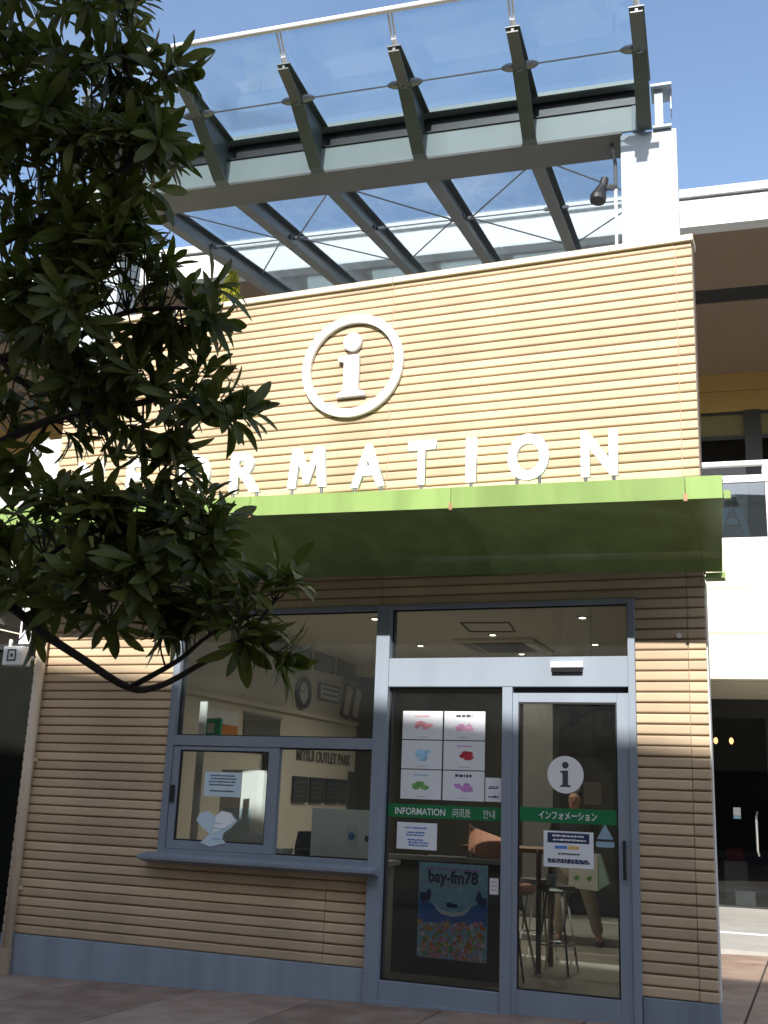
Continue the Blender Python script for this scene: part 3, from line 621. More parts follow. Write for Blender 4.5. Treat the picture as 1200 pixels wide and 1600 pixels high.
# left part of the room
t = thing('pillar_panel', 'tall white display panel standing behind the window sash', 'display stand', (-4.6, 1.6, 0.02))
MB().prism([(-4.90, 1.62), (-4.42, 1.50), (-4.36, 1.51), (-4.33, 1.55), (-4.36, 1.58), (-4.88, 1.70)], 'z', 0.5, 1.72).build('board', M['bright_white'], t)
MB().prism([(-4.84, 1.602), (-4.48, 1.512), (-4.48, 1.508), (-4.84, 1.598)], 'z', 0.95, 1.35).build('leaflet', M['paper_blue'], t)
MB().box(-4.8, -4.45, 1.4, 1.8, 0.02, 0.06).build('foot', M['chrome'], t); MB().box(-4.65, -4.6, 1.59, 1.63, 0.06, 0.5).build('post', M['chrome'], t)
t = thing('white_banner', 'narrow white upright banner behind the top left of the window', 'banner', (-4.4, 0.35, 0.02))
MB().prism([(-4.45, 0.35), (-4.375, 0.34), (-4.37, 0.35), (-4.45, 0.36)], 'z', 0.3, 2.28).build('banner', M['bright_white'], t); MB().box(-4.5, -4.32, 0.25, 0.45, 0.02, 0.3).build('base', M['vent'], t)
t = thing('wall_poster', 'white poster with an orange strip on the far inner wall', 'poster', (-5.69, 2.9, 2.02))
MB().box(-5.695, -5.685, 2.55, 3.3, 2.0, 2.42).build('sheet', M['paper'], t); MB().box(-5.685, -5.682, 2.55, 3.3, 2.12, 2.26).build('strip', M['orange'], t); bars(-5.6, -5.5, [2.3], 0.01, 2.6, M['red'], t)
t = thing('grey_board', 'grey notice board beside the orange striped poster', 'notice board', (-5.69, 3.9, 2.02))
MB().box(-5.695, -5.675, 3.45, 4.4, 1.98, 2.42).build('board', M['vent'], t); MB().box(-5.698, -5.67, 3.42, 4.43, 2.42, 2.45).build('frame', M['counter'], t)
t = thing('exit_sign', 'small green exit sign at the left edge of the upper window', 'sign', (-5.3, 2.0, 2.05))
MB().box(-5.35, -5.15, 1.95, 2.0, 2.05, 2.25).build('case', M['exit_green'], t); MB().box(-5.30, -5.22, 1.945, 1.95, 2.10, 2.2).build('symbol', M['film'], t)
# service counter behind the window and the things on it
t = thing('service_counter', 'pale service counter just inside the window', 'counter', (-3.5, 0.5, 0.02))
MB().box(-4.3, -2.62, 0.17, 0.75, 0.96, 1.0).build('top', M['bright_white'], t); MB().box(-4.28, -2.66, 0.25, 0.7, 0.02, 0.96).build('front', M['room'], t)
t = thing('counter_screen', 'pale blue frosted board with two small marks standing behind the window', 'screen', (-2.9, 0.2, 1.0))
MB().box(-3.21, -2.62, 0.20, 0.21, 1.0, 1.40).build('board', M['frost'], t); MB().box(-2.9, -2.79, 0.196, 0.2, 1.10, 1.26).build('mark_sheet', M['paper'], t)
disc = MB(); disc.lathe((-2.845, 0, 1.19), [(0.03, 0.192), (0.03, 0.1955)], 16, 'y').build('mark', M['blue'], t)
blob(-2.70, 1.18, 0.035, 0.03, 0.1995, M['navy'], t, 'mark', 3)
t = thing('counter_printer', 'dark desk device beside the frosted board on the counter', 'device', (-3.35, 0.5, 1.0))
MB().prism([(0.4, 1.0), (0.65, 1.0), (0.65, 1.2), (0.45, 1.2), (0.4, 1.08)], 'x', -3.45, -3.2).build('body', M['ink'], t); MB().box(-3.42, -3.24, 0.37, 0.5, 1.05, 1.07).build('tray', M['vent'], t)
t = thing('paper_stack', 'low stack of white leaflets on the service counter', 'leaflets', (-3.6, 0.4, 1.0))
for i in range(4): MB().box(-3.72 + 0.01 * i, -3.52 + 0.006 * i, 0.28, 0.5, 1.001 + i * 0.014, 1.014 + i * 0.014).build('leaflet', M['paper'], t)
t = thing('leaflet_rack', 'small white leaflet rack on the counter behind the sash', 'rack', (-3.85, 0.55, 1.0))
MB().box(-4.02, -3.68, 0.5, 0.52, 1.0, 1.16).build('back', M['paper'], t); MB().box(-4.02, -3.68, 0.42, 0.44, 1.0, 1.08).build('front', M['film'], t); MB().box(-3.75, -3.70, 0.44, 0.5, 1.08, 1.28).build('leaflet', M['paper'], t)

# behind the door glass
t = thing('curved_chair', 'salmon curved chair back behind the fixed pane', 'chair', (-2.1, 1.6, 0.02))
b = MB(); vs = []; fs = []
for i in range(11):
    a = R(200 - i * 14); x = -1.98 + 0.34 * math.cos(a); y = 1.75 + 0.3 * -abs(math.sin(a)); tz = 1.31 - 0.0016 * i * i
    vs += [(x, y, 1.08 - 0.004 * i * i * 0.3), (x, y, tz), (x, y + 0.03, tz), (x, y + 0.03, 1.08)]
for i in range(10):
    for q in range(4): fs.append((i * 4 + q, i * 4 + (q + 1) % 4, i * 4 + 4 + (q + 1) % 4, i * 4 + 4 + q))
b.add(vs, fs).build('backrest', M['salmon'], t, smooth=False)
MB().lathe((-1.98, 1.75, 0.72), [(0.25, 0), (0.28, 0.04), (0.25, 0.08)], 20).build('seat', M['salmon'], t)
for dx, dy in ((-.18, -.18), (.18, -.18), (-.18, .18), (.18, .18)): MB().tube([(-1.98 + dx * .6, 1.75 + dy * .6, 0.72), (-1.98 + dx * 1.3, 1.75 + dy * 1.3, 0.02)], 0.012, 6).build('leg', M['chrome'], t)
b = MB(); b.tube([(-2.3, 1.75, 0.78), (-2.3, 1.75, 1.1)], 0.012, 6); b.tube([(-1.68, 1.75, 0.78), (-1.68, 1.75, 1.1)], 0.012, 6); b.build('back_support', M['chrome'], t)
t = thing('reception_desk', 'grey topped reception desk behind the fixed pane and poster', 'desk', (-2.4, 2.2, 0.02))
MB().box(-3.0, -1.9, 1.28, 1.36, 0.98, 1.02).build('top', M['counter'], t); MB().box(-2.98, -1.92, 1.37, 1.40, 0.02, 0.98).build('front', M['shop_dark'], t); MB().box(-2.55, -2.2, 1.25, 1.30, 1.021, 1.03).build('paper', M['bright_white'], t)
t = thing('high_table', 'brown topped high table behind the left edge of the sliding door', 'table', (-1.95, 2.3, 0.02))
MB().box(-2.5, -1.70, 2.05, 2.7, 1.06, 1.10).build('top', M['wood'], t)
for dx in (-2.4, -1.76):
    for dy in (2.12, 2.62): MB().box(dx - 0.02, dx + 0.02, dy - 0.02, dy + 0.02, 0.02, 1.06).build('leg', M['vent'], t)
def stool(x, y, lb):
    t = thing('bar_stool', lb, 'stool', (x, y, 0.02), 0, 'bar stools inside the door')
    MB().lathe((x, y, 0.72), [(0.15, 0), (0.18, 0.02), (0.17, 0.06)], 18).build('seat', M['vent'], t)
    for a in (40, 130, 220, 310): MB().tube([(x + 0.10 * math.cos(R(a)), y + 0.10 * math.sin(R(a)), 0.72), (x + 0.22 * math.cos(R(a)), y + 0.22 * math.sin(R(a)), 0.02)], 0.012, 6).build('leg', M['chrome'], t)
    MB().tube([(x + 0.18 * math.cos(R(k_ * 30)), y + 0.18 * math.sin(R(k_ * 30)), 0.27) for k_ in range(13)], 0.008, 5).build('foot_ring', M['chrome'], t)
stool(-1.62, 2.25, 'dark topped bar stool nearest the door glass, left of the person'); stool(-1.98, 3.0, 'dark topped bar stool farther in, beside the high table')
t = thing('table_cup', 'pale blue cup on the dark stool behind the door', 'cup', (-1.66, 2.25, 0.79))
MB().lathe((-1.66, 2.2, 0.785), [(0.04, 0), (0.05, 0.09), (0.045, 0.09), (0.036, 0.01)], 14).build('cup', M['paper_blue'], t); MB().tube([(-1.61, 2.2, 0.80), (-1.585, 2.2, 0.83), (-1.61, 2.2, 0.86)], 0.006, 5).build('handle', M['paper_blue'], t)
t = sheet(-1.41, -1.24, 1.52, 1.73, 2.5, M['room'], 'hanging_sheet', 'beige sheet hanging inside to the right of the round decal', 'notice')
MB().tube([(-1.325, 2.498, 1.73), (-1.325, 2.498, RZ)], 0.003, 4).build('string', M['vent'], t)
b_ = thing('rear_pillar', 'olive grey pillar deep inside behind the sliding door', 'pillar', (-2.6, 6.3, 0.02)); MB().box(-2.95, -2.55, 6.2, 6.6, 0.02, RZ).build('shaft', M['vent'], b_); MB().box(-2.98, -2.52, 6.17, 6.63, 0.02, 0.12).build('skirting', M['ink'], b_)

# ------- person inside
def skin(name, joints, edges, mat_, parent, root=0, sub=2):
    me = bpy.data.meshes.new(name); og = ORG[parent.name]
    me.from_pydata([(j[0] - og[0], j[1] - og[1], j[2] - og[2]) for j in joints], edges, [])
    o = bpy.data.objects.new(name, me); col.objects.link(o)
    sm = o.modifiers.new('skin', 'SKIN'); sm.use_smooth_shade = True
    for i, j in enumerate(joints):
        r_ = j[3]; me.skin_vertices[0].data[i].radius = (r_, r_ if len(j) < 5 else j[4])
    me.skin_vertices[0].data[root].use_root = True
    s2 = o.modifiers.new('sub', 'SUBSURF'); s2.levels = sub; s2.render_levels = sub
    dg = bpy.context.evaluated_depsgraph_get(); dg.update()
    m2 = bpy.data.meshes.new_from_object(o.evaluated_get(dg)); m2.name = name; bpy.data.objects.remove(o)
    m2.materials.clear(); m2.materials.append(mat_)
    for p in m2.polygons: p.use_smooth = True
    return link(name, m2, parent)
px, py, pz = -1.92, 4.45, 0.02
pe = thing('person', 'person in a dark jacket and beige trousers walking inside with a shopping bag', 'person', (px, py, pz))
def J(x, y, z, r_, r2=None): return (px + x, py + y, pz + z, r_) if r2 is None else (px + x, py + y, pz + z, r_, r2)
# x to the picture's right; the person faces the door (-y)
jb = [J(0, 0, 0.88, .135, .10), J(0.01, 0, 1.05, .12, .09), J(0.02, -.01, 1.22, .15, .10), J(0.02, -.01, 1.34, .10, .07), J(0.025, -.02, 1.42, .048), J(0.03, -.04, 1.50, .075, .085), J(0.032, -.045, 1.57, .078, .092), J(0.03, -.035, 1.63, .05, .06),
      J(-.19, 0, 1.31, .055), J(-.25, .02, 1.08, .042), J(-.22, -.10, .88, .03), J(.22, 0, 1.30, .055), J(.28, .02, 1.06, .042), J(.20, -.20, 1.10, .03),
      J(-.09, 0, .80, .085), J(-.13, -.03, .45, .058), J(-.17, .02, .09, .038), J(.09, 0, .80, .085), J(.19, .0, .46, .058), J(.27, .06, .09, .038),
      J(-.18, -.12, .04, .035), J(.30, -.07, .04, .035)]
eb_ = [(0, 1), (1, 2), (2, 3), (3, 4), (4, 5), (5, 6), (6, 7), (2, 8), (8, 9), (9, 10), (2, 11), (11, 12), (12, 13), (0, 14), (14, 15), (15, 16), (0, 17), (17, 18), (18, 19), (16, 20), (19, 21)]
skin('body', jb, eb_, M['skin'], pe)
skin('jacket', [J(0, 0, 0.80, .16, .125), J(0.01, 0, 1.05, .145, .115), J(0.02, -.01, 1.22, .175, .125), J(0.02, -.01, 1.35, .10, .08), J(-.19, 0, 1.31, .075), J(-.25, .02, 1.08, .06), J(-.225, -.085, .91, .048), J(.22, 0, 1.30, .075), J(.28, .02, 1.06, .06), J(.21, -.17, 1.095, .048)],
     [(0, 1), (1, 2), (2, 3), (2, 4), (4, 5), (5, 6), (2, 7), (7, 8), (8, 9)], M['jacket'], pe)
skin('trousers', [J(0, 0, .86, .15, .115), J(-.09, 0, .78, .10), J(-.13, -.03, .45, .078), J(-.17, .02, .10, .068), J(.09, 0, .78, .10), J(.19, 0, .46, .078), J(.27, .06, .10, .068)],
     [(0, 1), (1, 2), (2, 3), (0, 4), (4, 5), (5, 6)], M['trousers'], pe)
skin('hair', [J(0.03, .02, 1.55, .088, .07), J(.032, -.01, 1.63, .094, .098), J(.03, -.045, 1.675, .062, .075)], [(0, 1), (1, 2)], M['hair'], pe)
for sx, yo in ((-.18, .02), (.29, .06)):
    skin('shoe', [J(sx, yo + .05, .05, .045, .05), J(sx, yo - .06, .035, .045, .035), J(sx, yo - .17, .03, .038, .028)], [(0, 1), (1, 2)], M['ink'], pe)
face = MB(); face.lathe((px + .03, py - .135, pz + 1.535), [(0.012, -.02), (0.016, 0.02)], 8, 'y'); face.build('nose', M['skin'], pe)
ey = MB()
for d in (-.03, .03): ey.lathe((px + .032 + d, py - .128, pz + 1.565), [(0.008, -.008), (0.010, 0.008)], 8, 'y')
ey.build('eye', M['ink'], pe); MB().box(px + .008, px + .056, py - .128, py - .118, pz + 1.488, pz + 1.496).build('mouth', M['red'], pe)
for (hx, hy, hz) in ((-.215, -.11, .86), (.195, -.23, 1.10)):
    jh = [J(hx, hy, hz + .02, .024, .03), J(hx, hy - .01, hz - .05, .026, .034)]; eh = [(0, 1)]
    for fi in range(4):
        k_ = len(jh); off = (fi - 1.5) * .016
        jh += [J(hx + .004, hy + off, hz - .075, .009), J(hx - .004, hy + off - .004, hz - .105 + abs(fi - 1.5) * .005, .008), J(hx - .018, hy + off - .006, hz - .122 + abs(fi - 1.5) * .005, .007)]
        eh += [(1, k_), (k_, k_ + 1), (k_ + 1, k_ + 2)]
    k_ = len(jh); jh += [J(hx, hy - .04, hz - .04, .010), J(hx - .008, hy - .055, hz - .07, .009)]; eh += [(0, k_), (k_, k_ + 1)]
    skin('hand', jh, eh, M['skin'], pe, sub=1)
bgx, bgy = px + .18, py - .26
bag = thing('shopping_bag', 'white paper shopping bag with a mint side held by the person', 'bag', (bgx, bgy, 0.40))
MB().prism([(bgx - .17, .64), (bgx + .15, .62), (bgx + .15, 1.0), (bgx - .16, 1.02)], 'y', bgy - .05, bgy + .05).build('front', M['bright_white'], bag)
MB().prism([(bgx + .152, .63), (bgx + .27, .70), (bgx + .17, 1.0), (bgx + .152, 1.0)], 'y', bgy - .04, bgy + .06).build('side', M['bag_green'], bag)
MB().tube([(bgx - .06, bgy, .99), (bgx + .02, bgy + .02, 1.06), (bgx + .09, bgy, .99)], 0.006, 5).build('handle', M['ink'], bag)
for d in (-.08, .06): blob(bgx + d, .74, .03, .03, bgy - .0505, M['leafgreen'], bag, 'print', 5)

# ------------------------------------------------------------------ wall box at the left corner
t = thing('wall_box', 'white square box with a dark square emblem mounted at the left corner', 'alarm box', (-6.15, 0.0, 2.54))
MB().box(-6.27, -6.05, -0.20, -0.06, 2.55, 2.73).build('case', M['white'], t, bevel=0.012)
e_ = MB()
for a in (((-6.215, -6.115), (2.685, 2.70)), ((-6.215, -6.115), (2.59, 2.605)), ((-6.215, -6.20), (2.605, 2.685)), ((-6.13, -6.115), (2.605, 2.685))): e_.box(*a[0], -0.203, -0.2005, *a[1])
e_.build('emblem', M['ink'], t); MB().box(-6.18, -6.15, -0.203, -0.2005, 2.63, 2.66).build('emblem', M['ink'], t)
MB().tube([(-6.16, -0.06, 2.64), (-6.10, 0.03, 2.64)], 0.02, 8).build('bracket', M['white'], t); MB().tube([(-6.25, -0.13, 2.73), (-6.25, -0.13, 2.80)], 0.018, 8).build('aerial', M['white'], t)

# ------------------------------------------------------------------ glass roofed pergola on the terrace (turned five degrees)
pg = thing('glass_pergola', 'steel and glass pergola with raised front brackets over the kiosk roof', 'pergola', (-2.7, 0.6, 5.0), R(5))
MB().box(-0.575, -0.09, 0.40, 0.86, 5.0, 7.315).build('column', M['column'], pg, bevel=0.008)
MB().box(-5.95, -5.55, 0.45, 0.86, 5.0, 7.315).build('column', M['column'], pg, bevel=0.008)
bm_ = MB()
bm_.box(-6.0, -0.47, 0.40, 0.425, 7.345, 7.60)                # front web
beam = bm_.build('beam', M['steel_grey'], pg)
MB().box(-6.0, -0.56, 0.385, 0.77, 7.318, 7.342).build('bottom_flange', M['beam_under'], beam)
MB().box(-6.0, -0.42, 0.503, 0.54, 7.613, 7.872).build('top_web', M['dark'], beam)  # dark colour stands in for the shadow in the gap above the beam
MB().box(-6.0, -0.42, 0.385, 0.77, 7.602, 7.612).build('top_flange', M['dark'], beam)
MB().box(-6.0, -0.42, 0.40, 0.50, 7.832, 7.872).build('glazing_channel', M['steel_grey'], beam)
MB().box(-0.468, -0.36, 0.395, 0.75, 7.345, 7.62).build('end_block', M['column'], beam)
ep = MB(); ep.box(-0.27, -0.20, 0.42, 0.46, 7.325, 7.74); ep.box(-0.30, -0.12, 0.36, 0.62, 7.74, 7.765); ep.box(-0.29, -0.13, 0.36, 0.62, 7.318, 7.34); ep.box(-0.135, -0.125, 0.45, 0.6, 7.55, 7.74)
ep.build('end_stub', M['column'], pg)
FR = [-5.43, -4.44, -3.435, -2.41, -1.375, -0.36]
br0 = None
for u in FR:
    w = 0.062
    b = MB()
    # tapered cantilever: deep at the beam, thin at the tip
    b.prism([(0.384, 7.325), (0.30, 7.325), (-0.25, 7.655), (-0.62, 7.745), (-0.62, 7.79), (0.40, 7.83)], 'x', u - 0.012, u + 0.012)
    br0 = b.build('bracket', M['bracket'], pg)
    f = MB(); f.prism([(0.384, 7.317), (0.29, 7.317), (-0.26, 7.648), (-0.26, 7.66), (0.30, 7.331), (0.384, 7.331)], 'x', u - w, u + w); f.build('lower_flange', M['bracket'], br0)
    f = MB(); f.prism([(-0.26, 7.65), (-0.63, 7.74), (-0.63, 7.752), (-0.26, 7.662)], 'x', u - w * .8, u + w * .8); f.build('tip_flange', M['bracket'], br0)
    MB().prism([(0.40, 7.832), (-0.63, 7.792), (-0.63, 7.802), (0.40, 7.842)], 'x', u - w, u + w).build('upper_flange', M['bracket'], br0)
    # spider fitting
    s = MB(); s.lathe((u, -0.24, 7.69), [(0.03, -0.05), (0.045, 0.0), (0.03, 0.05)], 10)
    for sg_ in ((-1, 1) if u < -0.5 else (-1,)):
        s.tube([(u, -0.24, 7.69), (u + sg_ * 0.12, -0.24, 7.70), (u + sg_ * 0.16, -0.24, 7.70)], [0.045, 0.035, 0.015], 8)
    s.build('spider_fitting', M['rod'], br0)
    # rail post: two bright rods
    p_ = MB()
    for d in (-0.016, 0.016): p_.tube([(u + d, -0.56, 7.80), (u + d, -0.70, 7.93), (u + d, -0.80, 8.02)], 0.010, 6)
    p_.tube([(u, -0.57, 7.80), (u, -0.64, 7.86)], 0.022, 8)
    p_.build('rail_post', M['bright_white'], br0)
    # rafter: rolled section rising to the back
    def rz(v): return 7.345 + 0.20 * (v - 0.8)
    h_ = 0.20
    if u > -0.5: continue
    def strip(z0, z1, x0, x1):
        vs = [(x, v, rz(v) + z) for x in (x0, x1) for v, z in ((0.78, z0), (5.2, z0), (5.2, z1), (0.78, z1))]
        return vs, [(0, 1, 2, 3), (4, 5, 6, 7), (0, 1, 5, 4), (1, 2, 6, 5), (2, 3, 7, 6), (3, 0, 4, 7)]
    ra = MB().add(*strip(0.012, h_, u - 0.008, u + 0.008)).build('rafter', M['rafter'], pg)
    MB().add(*strip(0.0, 0.012, u - 0.06, u + 0.06)).build('lower_flange', M['beam_under'], ra)
    MB().add(*strip(h_, h_ + 0.012, u - 0.07, u + 0.07)).build('upper_flange', M['rafter'], ra)
    n_ = MB(); n_.lathe((u, 2.15, rz(2.15) + 0.08), [(0.03, -0.04), (0.05, 0), (0.03, 0.04)], 8); n_.tube([(u - 0.13, 2.15, rz(2.15) + 0.08), (u + 0.13, 2.15, rz(2.15) + 0.08)], 0.022, 6)
    n_.build('rod_node', M['rod'], ra)
for i, (a, b) in enumerate(zip(FR[:-1], FR[1:])):
    # raised front glass
    def fq(z): return [(a + 0.015, 0.42, 7.874 + z), (b - 0.015, 0.42, 7.874 + z), (b - 0.015, -0.80, 8.0 + z), (a + 0.015, -0.80, 8.0 + z)]
    MB().add(fq(0) + fq(0.014), [(0, 1, 2, 3), (4, 5, 6, 7), (0, 1, 5, 4), (1, 2, 6, 5), (2, 3, 7, 6), (3, 0, 4, 7)]).build('front_pane', M['roof_glass'], pg)
    def rq(v0, v1, z): return [(a + 0.012, v0, rz(v0) + 0.222 + z), (b - 0.012, v0, rz(v0) + 0.222 + z), (b - 0.012, v1, rz(v1) + 0.222 + z), (a + 0.012, v1, rz(v1) + 0.222 + z)]
    for v0, v1 in ((0.80, 2.98), (3.0, 5.2)):
        MB().add(rq(v0, v1, 0) + rq(v0, v1, 0.014), [(0, 1, 2, 3), (4, 5, 6, 7), (0, 1, 5, 4), (1, 2, 6, 5), (2, 3, 7, 6), (3, 0, 4, 7)]).build('roof_pane', M['rear_glass'], pg)
    MB().tube([(a + 0.16, -0.24, 7.70), (b - 0.16, -0.24, 7.70)], 0.008, 6).build('tie_rod', M['rod'], pg)
    rd = MB(); zz = rz(2.15) + 0.08
    if i in (1, 3): rd.tube([(a + .1, 2.15, zz), (b - .1, 0.95, rz(0.95) + 0.1)], 0.009, 6); rd.tube([(a + .1, 2.15, zz), (b - .1, 3.4, rz(3.4) + 0.1)], 0.009, 6)
    else: rd.tube([(b - .1, 2.15, zz), (a + .1, 0.95, rz(0.95) + 0.1)], 0.009, 6); rd.tube([(b - .1, 2.15, zz), (a + .1, 3.4, rz(3.4) + 0.1)], 0.009, 6)
    rd.tube([(a + .1, 2.15, zz), (b - .1, 2.15, zz)], 0.008, 6)
    rd.build('brace_rod', M['rod'], pg)
MB().tube([(-5.6, -0.81, 8.02), (-0.2, -0.81, 8.02)], 0.028, 10).build('front_rail', M['bright_white'], pg, smooth=True)
MB().box(-6.0, -0.3, 5.2, 5.4, rz(5.2) - 0.1, rz(5.2) + 0.22).build('rear_beam', M['steel_grey'], pg)
# spot lamp by the column
t = thing('spot_lamp', 'dark spot lamp on a thin pole beside the pale column', 'lamp', (-0.63, 0.5, 5.0), R(5))
MB().tube([(-0.63, 0.5, 5.0), (-0.63, 0.5, 6.85)], 0.014, 8).build('pole', M['bright_white'], t)
MB().tube([(-0.63, 0.5, 6.85), (-0.63, 0.5, 7.1), (-0.66, 0.5, 7.3)], 0.016, 8).build('pole_head', M['rod'], t)
MB().tube([(-0.63, 0.5, 6.86), (-0.72, 0.46, 6.84)], 0.03, 8).build('arm', M['rod'], t)
MB().tube([(-0.72, 0.46, 6.93), (-0.735, 0.455, 6.86), (-0.75, 0.45, 6.83), (-0.78, 0.44, 6.74), (-0.785, 0.435, 6.70)], [0.035, 0.04, 0.045, 0.075, 0.07], 14).build('head', M['black'], t)
# conifer in a pot on the terrace
t = thing('potted_conifer', 'golden green conifer peeping over the kiosk coping', 'shrub', (-4.66, 1.2, 5.0), R(5))
MB().lathe((-4.66, 1.2, 5.0), [(0.16, 0), (0.22, 0.4), (0.24, 0.42), (0.2, 0.42), (0.17, 0.38)], 18).build('pot', M['wood'], t)
MB().tube([(-4.66, 1.2, 5.35), (-4.66, 1.2, 6.5)], [0.03, 0.01], 6).build('trunk', M['bark'], t)
rr = random.Random(11); b = MB()
for i in range(1700):
    h_ = rr.random() ** 0.8; z = 5.55 + 1.24 * h_; rad = 0.25 * (1 - h_) ** 0.75 + 0.012; a = rr.random() * 6.283; r_ = rad * rr.uniform(0.55, 1.08)
    c = Vector((-4.66 + r_ * math.cos(a), 1.2 + r_ * math.sin(a), z)); d = Vector((math.cos(a) * .5, math.sin(a) * .5, 0.9)).normalized(); s_ = d.cross(Vector((rr.uniform(-1, 1), rr.uniform(-1, 1), 0.2))).normalized() * 0.012; L = rr.uniform(0.04, 0.08)
    b.add([c - s_, c + s_, c + d * L], [(0, 1, 2)])
struct(b.build('foliage', M['conifer'], t), 'stuff')

# ------------------------------------------------------------------ main building behind
mb = thing('main_building', 'two storey shopping building behind, white fascia over a brown soffit balcony', 'building', (0, 10, 0), R(5))
VF = 7.25; x0, x1 = -24, 16
MB().box(x0, x1, VF, VF + 0.25, 10.14, 10.60).build('fascia', M['fascia_white'], mb)
MB().box(x0, x1, VF - 0.06, VF + 0.25, 10.63, 10.76).build('cap', M['fascia_white'], mb)
MB().box(x0, x1, VF + 0.03, VF + 0.2, 10.60, 10.63).build('cap_shadow_gap', M['vent'], mb)
MB().box(x0, x1, VF + 0.25, 9.55, 10.18, 10.3).build('soffit', M['soffit'], mb); MB().box(x0, x1, 10.1, 13.46, 10.18, 10.3).build('soffit', M['soffit'], mb)
MB().box(x0, x1, 9.55, 10.1, 10.20, 10.35).build('soffit_slot', M['dark'], mb); MB().box(x0, x1, VF + 0.2, 18, 10.46, 10.6).build('roof', M['concrete'], mb)
ub = MB(); ub.box(x0, x1, 13.46, 13.6, 9.80, 10.178); ub.box(x0, x1, 13.462, 13.6, 9.36, 9.79)
ub.build('upper_wall', M['amber'], mb)
MB().box(x0, x1, 13.7, 13.8, 5.0, 10.28).build('upper_backing', M['shop_dark'], mb)
wfr = None
mul = [-22 + i * 2.2 for i in range(18)]
mul = [m0 + 1.05 for m0 in mul]
for i, u in enumerate(mul):
    if u > 15: break
    w = MB().box(u - 0.16, u + 0.16, 13.44, 13.6, 5.15, 9.36).build('window_post', M['dark'], mb)
    if i and -20 < u < 15:
        p0, p1 = mul[i - 1] + 0.16, u - 0.16
        MB().box(p0, p1, 13.50, 13.6, 9.30, 9.36).build('window_rail', M['dark'], w)
        MB().box(p0, p1, 13.53, 13.55, 8.84, 9.30).build('reflecting_pane', M['olive'], w)  # opaque pane with its olive reflection painted in
        MB().box(p0, p1, 13.48, 13.6, 8.76, 8.84).build('window_rail', M['dark'], w)
        MB().box(p0, p1, 13.52, 13.53, 5.15, 8.76).build('pane', M['dark_glass'], w)
# balcony front
for i, z in enumerate((3.25, 3.88, 4.50)):
    for k_ in range(10): MB().box(x0 + k_ * 4 + 0.008, x0 + k_ * 4 + 3.992, VF + random.uniform(-.002, .002), VF + 0.2, z + 0.007, z + 0.623).build('parapet_panel', M['cream'], mb)
MB().box(x0, x1, VF + 0.012, VF + 0.25, 3.26, 5.10).build('balcony_front', M['cream'], mb)
MB().box(x0, x1, VF + 0.25, 13.46, 4.9, 5.1).build('balcony_floor', M['concrete'], mb)
MB().box(x0, x1, VF + 0.25, 10.0, 3.245, 3.27).build('lower_soffit', M['soffit_pale'], mb)
rl = MB().box(x0, x1, VF + 0.02, VF + 0.12, 5.13, 5.235).build('railing', M['white'], mb)
MB().tube([(x0, VF + 0.07, 6.33), (x1, VF + 0.07, 6.33)], 0.045, 10).build('handrail', M['white'], rl, smooth=True)
MB().box(x0, x1, VF + 0.03, VF + 0.11, 6.05, 6.15).build('upper_rail', M['white'], rl)
for i in range(30):
    u = x0 + 0.6 + i * 1.35
    if u > x1: break
    MB().lathe((u, VF + 0.07, 6.15), [(0.05, 0), (0.06, 0.05), (0.05, 0.14)], 8).build('rail_post', M['white'], rl)
    MB().box(u + 0.03, u + 1.32, VF + 0.06, VF + 0.075, 5.235, 6.05).build('glass_panel', M['rail_glass'], rl)
    MB().box(u - 0.02, u + 0.02, VF + 0.05, VF + 0.09, 5.235, 6.05).build('baluster', M['white'], rl)
# shop front under the balcony
MB().box(x0, x1, 13.0, 13.2, -0.2, 3.3).build('shop_back_wall', M['shop_dark'], mb)
MB().box(x0, x1, 10.2, 13.0, -0.1, 0.10).build('shop_floor', M['shop_dark'], mb); MB().box(x0, x1, 10.0, 13.0, 3.3, 3.4).build('shop_ceiling', M['shop_dark'], mb)
MB().box(x0, x1, 9.98, 10.1, 2.95, 3.245).build('shop_head', M['dark'], mb)
sp = [x0 + 0.0, -20, -17, -14, -11, -8, -1.9, -0.35, 0.92, 2.4, 4, 6, 9, 12, 15]
for i, u in enumerate(sp):
    MB().box(u - 0.07, u + 0.07, 9.98, 10.1, 0.08, 2.95).build('shop_post', M['dark'], mb)
    if i: MB().box(sp[i - 1] + 0.07, u - 0.07, 10.04, 10.05, 0.12, 2.95).build('shop_pane', M['dark_glass'], mb)
MB().box(x0, x1, 10.0, 10.1, 0.06, 0.13).build('shop_sill', M['dark'], mb)
dh = MB(); dh.tube([(0.66, 9.97, 1.52), (0.64, 9.90, 1.45), (0.64, 9.88, 1.2), (0.64, 9.90, 0.95), (0.66, 9.97, 0.88)], 0.018, 8); dh.build('door_handle', M['chrome'], mb)
t = thing('shop_sticker', 'small white and blue sticker on the dark shop door at the right', 'sticker', (0.37, 10.03, 1.45), R(5))
MB().box(0.31, 0.42, 10.03, 10.034, 1.46, 1.58).build('upper_print', M['paper'], t); MB().box(0.31, 0.42, 10.03, 10.034, 1.41, 1.459).build('lower_print', M['sky'], t)
for (u, lb) in ((0.33, 'right of the pair, clear of the kiosk'), (0.09, 'left of the pair, close to the kiosk edge')):
    t = thing('shop_lamp', 'glowing orange shop lamp, ' + lb, 'lamp', (u, 10.3, 2.55), R(5), 'orange lamps in the shop')
    MB().lathe((u, 10.3, 2.62), [(0.01, -0.06), (0.032, -0.03), (0.032, 0.01), (0.015, 0.04)], 12).build('bulb', M['lamp_warm'], t); MB().tube([(u, 10.3, 2.66), (u, 10.3, 3.3)], 0.006, 5).build('cord', M['dark'], t)
t = thing('shop_display', 'dark red toned display stand inside the shop door', 'display stand', (0.35, 10.9, 0.1), R(5))
